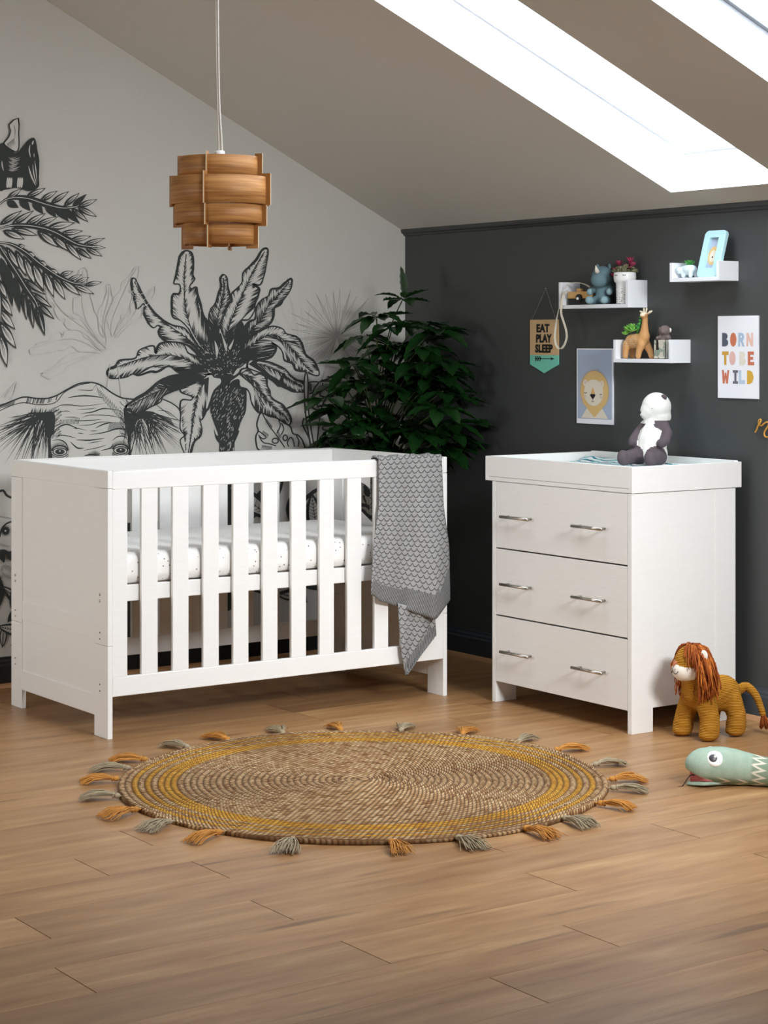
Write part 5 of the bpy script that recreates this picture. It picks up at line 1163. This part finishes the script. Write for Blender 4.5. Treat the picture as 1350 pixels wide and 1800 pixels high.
l_=MB(); disc(l_,(lcy,S1+.026),.0125,cxm-.024,cxm-.0245); l2=MB(); disc(l2,(lcy+.001,S1+.025),.0052,cxm-.0243,cxm-.029); build('lens_button',l2,'ceramw',kam)
l3=MB(); disc(l3,(ky0+.014,S1+.043),.0035,cxm-.016,cxm-.0185); build('shutter_button',l3,'black',kam)
def ribbon(name,pts,w_,th,m_,parent,nrm=None):
    P=[Vector(p) for p in pts]; mb=MB(); vs=[]; L=len(P)
    for i,p in enumerate(P):
        t=(P[min(i+1,L-1)]-P[max(i-1,0)]).normalized(); wd=nrm(i/(L-1)) if nrm else Vector((1,0,0)); wd=(wd-t*wd.dot(t)).normalized(); u=t.cross(wd)
        vs+=[p+wd*w_/2+u*th,p+wd*w_/2-u*th,p-wd*w_/2-u*th,p-wd*w_/2+u*th]
    mb.add(vs,[(i*4+j,i*4+(j+1)%4,(i+1)*4+(j+1)%4,(i+1)*4+j) for i in range(L-1) for j in range(4)]+[(0,1,2,3),tuple((L-1)*4+k for k in (3,2,1,0))],0,False); return build(name,mb,m_,parent)
def sp_(px,py,x): return Vector(at(px,py,x=x))
strap=[(1037,505,-.075),(1029,500,-.078),(1018,497,-.080),(1005,497,-.086),(997,502,-.094),(991,511,-.101),(987,524,-.108),(983,541,-.111),(979.5,556,-.110),(976.8,575,-.108),(975.3,592,-.107),(977.5,606,-.106),(984,613.5,-.105),(991,608,-.106),(996,594,-.107),(995,580,-.108),(990.5,565,-.109),(986.5,551,-.110),(987,538,-.111),(989,525,-.108),(992,515,-.102),(996,511,-.096),(998,513,-.088),(998,524,-.079)]
ribbon('strap',cat_rom([sp_(*q) for q in strap],6),.0085,.0007,'strap',kam,lambda t: Vector((.55,-.35+1.1*math.sin(t*7.5),.1)))
# --- blue horned plush
M['bplush']=mat('dusty_blue_jersey',(104,130,138),.9,spec=.2,var=.08,vs=30,bs=350,bst=.3); M['bplush2']=mat('pale_blue_jersey',(142,170,178),.9,spec=.2)
def rhino():
    c=pos(1060,-.052,S1+.001); mx=local(c,203); mb=MB()
    mb.limb([((0,0,.030),.031),((0,0,.055),.029),((-.002,0,.072),.022)])
    mb.ell((.004,0,.106),(.046,.044,.044)); mb.ell((.028,0,.096),(.036,.036,.032))
    for s in (-1,1):
        mb.limb([((.012,s*.022,.017),.017),((.042,s*.030,.015),.0145),((.058,s*.032,.016),.0155)]); mb.limb([((0,s*.027,.066),.012),((.014,s*.040,.055),.013),((.030,s*.042,.048),.014)])
    mb.v=[(x,y,max(z,.0006)) for x,y,z in mb.v]
    body=bake(mb,.0025,5); facecol(body,lambda p:1 if (p.x>.052 and p.z<.036) or (p.x>.028 and abs(p.y)>.032 and p.z<.062 and p.z>.034) else 0); body.xf(mx)
    r_=build('horned_soft_toy',body,['bplush','bplush2'],None,tuple(c),'dusty blue horned soft toy sitting on the upper left shelf','soft toy',fixn=False)
    h=MB(); h.tube([mx@Vector(q) for q in ((.050,-.000,.124),(.060,0,.136),(.066,0,.150))],[.0095,.0065,.001],12); build('horn',h,'lwhite',r_)
    for s in (-1,1):
        e=MB(); e.ell((-.004,s*.026,.148),(.005,.007,.011),(0,0,0),u=10,v=8); e.xf(mx); build('ear',e,'bplush',r_)
    t=bvh(body)
    for s in (-1,1):
        o=mx@Vector((.03,s*.1,.116)); h_,n_=onsurf(t,o,(mx@Vector((.016,0,.112)))-o)
        if h_: e=MB(); e.ell(h_,.0019,u=8,v=6); build('eye',e,'thread',r_)
rhino()
# --- dotted face planter with two succulents
fc=pos(1098.5,-.055,S1); fp=thing('face_planter',tuple(fc),'tall white planter with black dots and a closed-eye face on the upper left shelf','planter')
def dotm():
    m,nt,b=base('white_dotted_glaze',(238,238,235),.3); v=objco(nt); vo=nd(nt,'ShaderNodeTexVoronoi'); vo.inputs['Scale'].default_value=125; vo.inputs['Randomness'].default_value=.35; nt.links.new(v,vo.inputs['Vector'])
    nt.links.new(mixc(nt,mth(nt,'LESS_THAN',vo.outputs['Distance'],.25),col((238,238,235)),col((24,24,24))),b.inputs['Base Color']); return m
M['dots']=dotm()
p_=MB(); p_.lathe([(0,.0003),(.032,.0003),(.033,.004),(.034,.048),(.034,.060)],tuple(fc),36); build('dotted_body',p_,'dots',fp)
p_=MB(); p_.lathe([(.034,.060),(.0345,.080),(.041,.086),(.0435,.100),(.0430,.118),(.041,.1225),(.038,.1225),(.038,.110),(0,.108)],tuple(fc),36); build('face_bowl',p_,'ceramw',fp)
vd=(Vector((CX0,CY0,0))-Vector((fc.x,fc.y,0))).normalized(); sd=Vector((vd.y*-1,vd.x,0))
vd2=(vd*.8+Vector((CA,-SA,0))*-.45).normalized(); 
for k in (-1,1):
    q=MB(); pts=[]
    for a in (-1,-.5,0,.5,1):
        an=math.atan2(vd2.y,vd2.x)+k*.42+a*.16; pts.append(fc+Vector((math.cos(an)*.0437,math.sin(an)*.0437,.112-.003*(1-a*a))))
    q.tube(pts,.0011,6); build('closed_eye',q,'ceramd',fp)
sc_=MB(); 
for k in range(60):
    a=random.uniform(0,2*PI); rr=.032*math.sqrt(random.random()); c=fc+Vector((rr*math.cos(a),rr*math.sin(a),.112+random.uniform(0,.018)+.015*(1-rr/.032)))
    rosette(sc_,c+Vector((.0,.0,.004)),9,.016,.0045,.1,1.3,0,random.random()*6)
for k in range(16):
    a=random.uniform(0,2*PI); rosette(sc_,fc+Vector((.040*math.cos(a),.040*math.sin(a),.125+random.uniform(-.004,.008))),8,.015,.0045,.0,1.2,0,random.random()*6)
build('mossy_succulent',sc_,'msucc',fp)
rs=MB()
for (px,dz,l) in ((1079,.125,.024),(1083,.145,.022),(1088,.170,.026),(1108,.178,.030),(1103,.158,.024),(1086,.128,.018),(1094,.150,.02),(1112,.165,.022)):
    c=pos(px,-.045,S1+dz-.018); rosette(rs,c,9,l,.0088,.6,1.45,0,random.random()*6); rs.tube([Vector((fc.x,fc.y,S1+.112))+(c-fc)*.15,c],.0028,6)
build('burgundy_succulent',rs,'rsucc',fp)
# --- giraffe planter on the lowest shelf
S2=1.2814+.0145
M['gir']=mat('tan_clay',(204,152,96),.7,var=.06,vs=12); M['gleaf']=mat('cream_slip',(238,224,196),.6)
def giraffe():
    c=pos(1121,-.056,S2+.0003); mx=local(c,-118); mb=MB()
    # the body runs along the shelf; local x points at the viewer's side of the room, y to the right of the picture
    mx=Matrix.Translation(c)@Matrix((( -.90,-.0,0,0),(.0,-1,0,0),(0,0,1,0),(0,0,0,1)))
    mb.limb([((0,-.034,.066),.0275),((0,-.005,.068),.0285),((0,.026,.070),.028),((0,.036,.085),.024),((.002,.040,.108),.0165),((.003,.043,.135),.0120),((.005,.045,.158),.0115)],n=16)
    for y in (-.046,.034):
        for s in (-1,1): mb.limb([((s*.014,y,.055),.018),((s*.019,y+(.004 if y>0 else -.003)+(-.012*s if y>0 else 0),.030),.0135),((s*.020,y+(.006 if y>0 else -.004)+(-.018*s if y>0 else 0),.009),.0115)])
    mb.ell((.012,.046,.166),(.019,.0135,.0125)); mb.v=[(x,y,max(z,0)) for x,y,z in mb.v]
    body=bake(mb,.0022,6); facecol(body,lambda p:1 if p.z>.170 or (p.z>.163 and p.x>.018) else 0); body.v=[(x,y,max(z,0)) for x,y,z in body.v]; body.xf(mx)
    r_=build('giraffe_planter',body,['gir','gleaf'],None,tuple(c),'tan clay giraffe planter with cream leaf marks on the lowest wall shelf','planter',fixn=True)
    for s in (-1,1):
        e=MB(); e.limb([mx_(mx,(.002,.046+s*.008,.170),.004),mx_(mx,(-.0,.046+s*.024,.178),.0048),mx_(mx,(0,.046+s*.032,.181),.003)],n=10); build('ear',e,'gleaf',r_)
        e=MB(); e.limb([mx_(mx,(.006,.046+s*.005,.172),.003),mx_(mx,(.004,.046+s*.0075,.190),.0036)],n=10); build('horn',e,'gleaf',r_)
    t=bvh(body); mk=MB()
    def leafmark(y,z,up):
        for s in (-1,1):
            o=mx@Vector((.2,y+s*.0032,z)); h_,n_=onsurf(t,o,Vector((1,.18,0)))
            if not h_: continue
            d=(Vector((0,-s*.55,.9 if up else .9))); d=(d-n_*d.dot(n_)).normalized(); sdv=n_.cross(d)
            a=h_+n_*.0003; mk.add([a-d*.0036,a+sdv*.0011+n_*.0003,a+d*.0042,a-sdv*.0011+n_*.0003],[(0,1,2,3)],0)
    for y in (-.056,-.038,-.022,-.006): 
        for k in range(6): leafmark(y,.050+k*.0078,1)
    for y in (-.052,):
        for k in range(5): leafmark(y,.010+k*.0078,1)
    for y,z0,n in ((.012,.012,9),(.030,.010,7),(.046,.012,9),(.022,.056,6),(.036,.076,6),(.042,.104,4)):
        for k in range(n): leafmark(y,z0+k*.0078,1)
    build('painted_leaf_marks',mk,'gleaf',r_,fixn=False)
    g_=MB(); g2=MB()
    for (y,z,l) in ((-.050,.100,.030),(-.030,.103,.032),(-.012,.106,.028),(-.042,.112,.026),(-.022,.118,.028),(-.060,.092,.022)): rosette(g_,mx@Vector((.004+random.uniform(-.006,.01),y,z)),16,l,.0062,.15,1.35,0,random.random()*6)
    for (y,z,l) in ((.010,.112,.015),(.016,.128,.014),(.022,.143,.013),(.004,.120,.014),(.022,.156,.009)): rosette(g2,mx@Vector((.006,y,z)),16,l,.0058,.2,1.4,0,random.random()*6)
    g2.tube([mx@Vector((.002,-.002,.095)),mx@Vector((.005,.014,.125)),mx@Vector((.005,.022,.150))],.004,8)
    build('green_rosettes',g_,'gsucc',r_); build('trailing_succulent',g2,'gsucc2',r_)
def mx_(m,p,r_): return (tuple(m@Vector(p)),r_)
giraffe()
# --- little fabric basket and the grey plush in it
bc=pos(1169,-.052,S2+.0003); by0,by1=bc.y-.034,bc.y+.030
M['canvas']=leafcloth('printed_canvas',(206,200,184),(150,160,148),26,.84); M['canvas2']=mat('sage_felt_pocket',(140,152,136),.9)
bk=MB(); 
for a,b_ in (((-.082,by0,S2+.0004),(-.080,by1,S2+.072)),((-.024,by0,S2+.0004),(-.022,by1,S2+.072)),((-.082,by0,S2+.0004),(-.022,by0+.002,S2+.072)),((-.082,by1-.002,S2+.0004),(-.022,by1,S2+.072)),((-.082,by0,S2+.0004),(-.022,by1,S2+.0024))): bk.box(a,b_)
bo=build('fabric_basket',bk,'canvas',None,(-.052,(by0+by1)/2,S2),'tiny printed canvas basket between the giraffe planter and the shelf side','basket')
pk=MB(); y_=by1-.0215; pk.prism([(y_+.015,S2+.034),(y_-.013,S2+.034),(y_-.011,S2+.018),(y_-.004,S2+.012),(y_+.006,S2+.012),(y_+.013,S2+.018)],'x',-.0824,-.084); build('pocket',pk,'canvas2',bo)
sl=MB(); sl.prism([(y_+.006,S2+.072),(y_-.003,S2+.072),(y_-.007,S2+.034),(y_+.008,S2+.034)],'x',-.0823,-.0832); build('dark_slit',sl,'slot',bo)
M['gplush']=mat('grey_brown_plush',(120,106,104),.95,spec=.1,var=.15,vs=120,bs=500,bst=.5)
def little():
    c=Vector((-.055,(by0+by1)/2-.001,S2+.0055)); mx=local(c,205); mb=MB()
    mb.limb([((0,0,.020),.018),((0,0,.060),.019),((0,0,.080),.014)]); mb.ell((.002,0,.102),(.0205,.0215,.020)); mb.ell((.016,0,.096),(.010,.010,.009)); 
    for s in (-1,1): mb.limb([((0,s*.014,.078),.0085),((.014,s*.0225,.072),.0075),((.024,s*.020,.0745),.0072)])
    mb.limb([((-.01,-.018,.086),.008),((-.016,-.022,.080),.008)])
    b_=bake(mb,.0022,4); b_.xf(mx); r_=build('grey_soft_toy',b_,'gplush',None,tuple(c),'small grey-brown plush animal peeping out of the canvas basket','soft toy',fixn=False)
    for s in (-1,1):
        e=MB(); e.ell((.0,s*.021,.103),(.004,.005,.0085 if s>0 else .012),u=10,v=8); e.xf(mx); build('ear',e,'gplush' if s<0 else 'lwhite',r_)
        e=MB(); e.ell((.0205,s*.006,.1035),.0012,u=8,v=6); e.xf(mx); build('eye',e,'thread',r_)
little()
# --- small white animal pot with succulent, and the blue frame on the top right shelf
S3=1.583+.0145
def rh_speck():
    m,nt,b=base('white_glaze_pale_blue',(226,234,238),.25); v=objco(nt); f=noise(nt,v,16,2); nt.links.new(mixc(nt,f,col((186,220,230)),col((248,248,248))),b.inputs['Base Color']); return m
M['palec']=rh_speck()
ec=pos(1211.5,-.060,S3+.0003); mb=MB()
for p,r_ in (((0,0,.030),(.024,.036,.021)),((-.002,.018,.027),(.022,.020,.020))): mb.ell(ec+Vector(p),r_,u=20,v=14)
for x in (-.014,.012):
    for y in (-.022,.016): mb.limb([(ec+Vector((x,y,.022)),.010),(ec+Vector((x,y,.009)),.0088)])
mb.ell(ec+Vector((-.020,.030,.028)),(.014,.012,.013)); mb.v=[(x,y,max(z,ec.z)) for x,y,z in mb.v]
b_=bake(mb,.0022,4); b_.v=[(x,y,min(max(z,ec.z),ec.z+.0475)) for x,y,z in b_.v]; ep=build('animal_planter',b_,'palec',None,tuple(ec),'small white and pale blue animal-shaped pot with a green succulent, on the smallest shelf','planter')
sg=MB(); rosette(sg,ec+Vector((0,0,.044)),26,.034,.0038,.35,1.4,0); build('succulent',sg,'gsucc2',ep)
M['fblue']=mat('pale_aqua_lacquer',(186,226,232),.3); M['oak']=mat('oak_veneer_back',(176,134,88),.5)
fy0,fy1=-2.066,-1.958; th=math.atan2(.052,.176); fm=Matrix.Translation((-.094,(fy0+fy1)/2,S3+.0005))@Matrix.Rotation(th,4,'Y')
def rrect(w_,h_,r_,n=6,x0=0,y0=0): 
    o=[]
    for cx_,cy_,a0 in ((w_/2-r_,h_-r_,0),(-w_/2+r_,h_-r_,90),(-w_/2+r_,r_,180),(w_/2-r_,r_,270)):
        o+=[(cx_+x0+r_*math.cos(R(a0+90*k/n)),cy_+y0+r_*math.sin(R(a0+90*k/n))) for k in range(n+1)]
    return o
fw,fh=fy1-fy0,.180; O_=rrect(fw,fh,.018); I_=rrect(fw-.062,fh-.062,.0015,6,0,.034)
fr=thing('photo_frame',(-.094,(fy0+fy1)/2,S3),'pale aqua photo frame leaning back beside the animal pot','photo frame')
f=MB(); n=len(O_); 
def yz(p,x): return (x,-p[0],p[1])
V=[yz(p,-.0) for p in O_]+[yz(p,-.003+0) for p in [(a*.985,b__*.99+.0009) for a,b__ in O_]]
V=[yz(p,.016) for p in O_]+[yz(p,.003) for p in O_]+[yz((a*.96,.002+b__*.978),0) for a,b__ in O_]+[yz(p,0) for p in I_]+[yz(p,.012) for p in I_]
F=[]
for s in range(4): F+=[(s*n+i,s*n+(i+1)%n,(s+1)*n+(i+1)%n,(s+1)*n+i) for i in range(n)]
F.append(tuple(range(n))); f.add(V,F,0,False); f.xf(fm); build('frame_body',f,'fblue',fr)
g=MB(); g.add([yz(p,.0118) for p in I_],[tuple(range(n))]); g.xf(fm); pic=build('printed_picture',g,'lblue',fr)
def onf(pl,m_,dx,nm): 
    q=MB(); q.add([yz(p,.0116-dx*.0002) for p in pl],[tuple(range(len(pl)))]); q.xf(fm); build(nm,q,m_,pic)
onf(ellp(0,.085,.024,.036,24),'lgold',1,'printed_mane'); onf(ellp(0,.083,.016,.023,20),'lcream',2,'printed_face'); onf(ellp(-.001,.079,.0035,.004,10),'lblack',3,'printed_nose')
s=MB(); a_=fm@Vector((.0165,0,.12)); s.prism([(a_.x,a_.z),(a_.x+.0005,a_.z-.06),(-.012,S3+.0006),(-.006,S3+.0006)],'y',(fy0+fy1)/2-.0,(fy0+fy1)/2-.022); build('strut',s,'oak',fr)
# ------------------------------------------------------------- big umbrella-leaved plant in the corner
M['leafd']=mat('glossy_dark_green_leaf',(24,58,22),.3,var=.45,vs=9,spec=.6); M['stemg']=mat('green_stem',(74,86,48),.6); M['bark']=mat('brown_bark',(84,66,48),.85); M['pot']=mat('charcoal_planter',(52,52,52),.6); M['soil']=mat('dark_soil',(40,30,22),1)
PX_,PY_=-.315,-.235
plant=thing('umbrella_plant',(PX_,PY_,0),'tall dark green umbrella-leaved plant in the corner behind the cot','plant')
q=MB(); q.lathe([(0,.001),(.11,.001),(.135,.27),(.145,.275),(.145,.295),(.13,.295),(.125,.26),(0,.26)],(PX_,PY_,0),32); build('pot',q,'pot',plant)
q=MB(); q.lathe([(0,.268),(.1275,.268)],(PX_,PY_,0),24); build('soil',q,'soil',plant)
tips=[(708,526,7),(662,556,6),(628,668,6),(728,640,7),(651,715,7),(740,758,7),(773,717,6),(711,680,7),(742,598,7),(640,590,5),(690,610,6),(765,580,6),(785,640,6),(600,720,6),(590,770,6),(660,770,7),(700,740,6),(790,760,6),(820,740,5),(680,655,6),(620,640,5),(760,680,6),(625,750,6),(575,700,4),(715,790,6),(690,575,5),(780,790,6),(755,630,5),(640,790,5),(805,700,5)]
random.seed(5)
tips+=[(random.uniform(600,800),random.uniform(640,800),6) for _ in range(26)]+[(random.uniform(655,760),random.uniform(570,650),6) for _ in range(7)]
tk=MB(); lf=MB(); pt=MB()
for k in range(4):
    a=k*1.57; b0=Vector((PX_+.03*math.cos(a),PY_+.03*math.sin(a),.25)); tk.tube(cat_rom([b0,b0+Vector((.03*math.cos(a+.5),.03*math.sin(a+.5),.35)),b0+Vector((.05*math.cos(a),.05*math.sin(a),.8-.1*k))],6),[.014-.0004*i for i in range(13)],8)
def leaflet(c,d,L,w_,droop):
    d=d.normalized(); s=d.cross(Vector((0,0,1))); s=s.normalized() if s.length>.05 else Vector((1,0,0)); u=s.cross(d); n=9; V=[]
    for i in range(n+1):
        t=i/n; ww=w_*(math.sin(PI*min(1,t*1.02)**.85)**.75 if 0<t<1 else 0); p=c+d*(L*t+.012)+Vector((0,0,-droop*L*t*t)); rip=.0022*(1 if i%2 else -1)
        V+=[p+s*ww+u*(ww*.32+rip),p+s*ww*.5+u*ww*.06,p-u*ww*.06,p-s*ww*.5+u*ww*.06,p-s*ww+u*(ww*.32-rip)]
    V=[Vector((min(v.x,-.008),min(v.y,-.010) if not (v.x<-.56 and v.z<.97) else max(min(v.y,-.01),-.355),v.z)) for v in V]
    lf.add(V,[(i*5+j,i*5+j+1,(i+1)*5+j+1,(i+1)*5+j) for i in range(n) for j in range(4)],0,True)
random.seed(21)
for i,(px,py,n) in enumerate(tips):
    # each cluster of leaflets sits at its own depth around the stems
    D=8.50+random.uniform(-.28,.05)-(.10 if px<640 else 0)
    if px>760: D-=.12
    c=at(px,py,D=D); c=Vector((min(c.x,-.05),min(c.y,-.06),c.z)); ax=Vector((PX_,PY_,max(.55,c.z-.35)))
    pt.tube(cat_rom([ax,ax.lerp(c,.5)+Vector((0,0,.05)),c],5),.0028,6)
    ti=random.uniform(0,2*PI); low=(py-500)/300
    out=(c-Vector((PX_,PY_,c.z))); out.z=0
    if out.length>.02: out=out.normalized()
    for k in range(n):
        a=ti+2*PI*k/n+random.uniform(-.2,.2); e=random.uniform(-.35,.25)-.15*low; d=Vector((math.cos(a),math.sin(a),e))+out*.35+Vector((-.1,-.2,0)); L=random.uniform(.12,.175)
        if i==0: d=Vector((math.cos(a),math.sin(a),.45 if k%2 else .0)); L=.12
        leaflet(c,d,L,L*random.uniform(.21,.27),random.uniform(.0,.35))
for (dx,dz) in ((.0,1),): leaflet(at(709,524,D=8.4),Vector((-.10,0,1)),.125,.028,0)
build('trunk',tk,'bark',plant); build('petiole',pt,'stemg',plant); build('foliage',lf,'leafd',plant,fixn=False,kind=None)
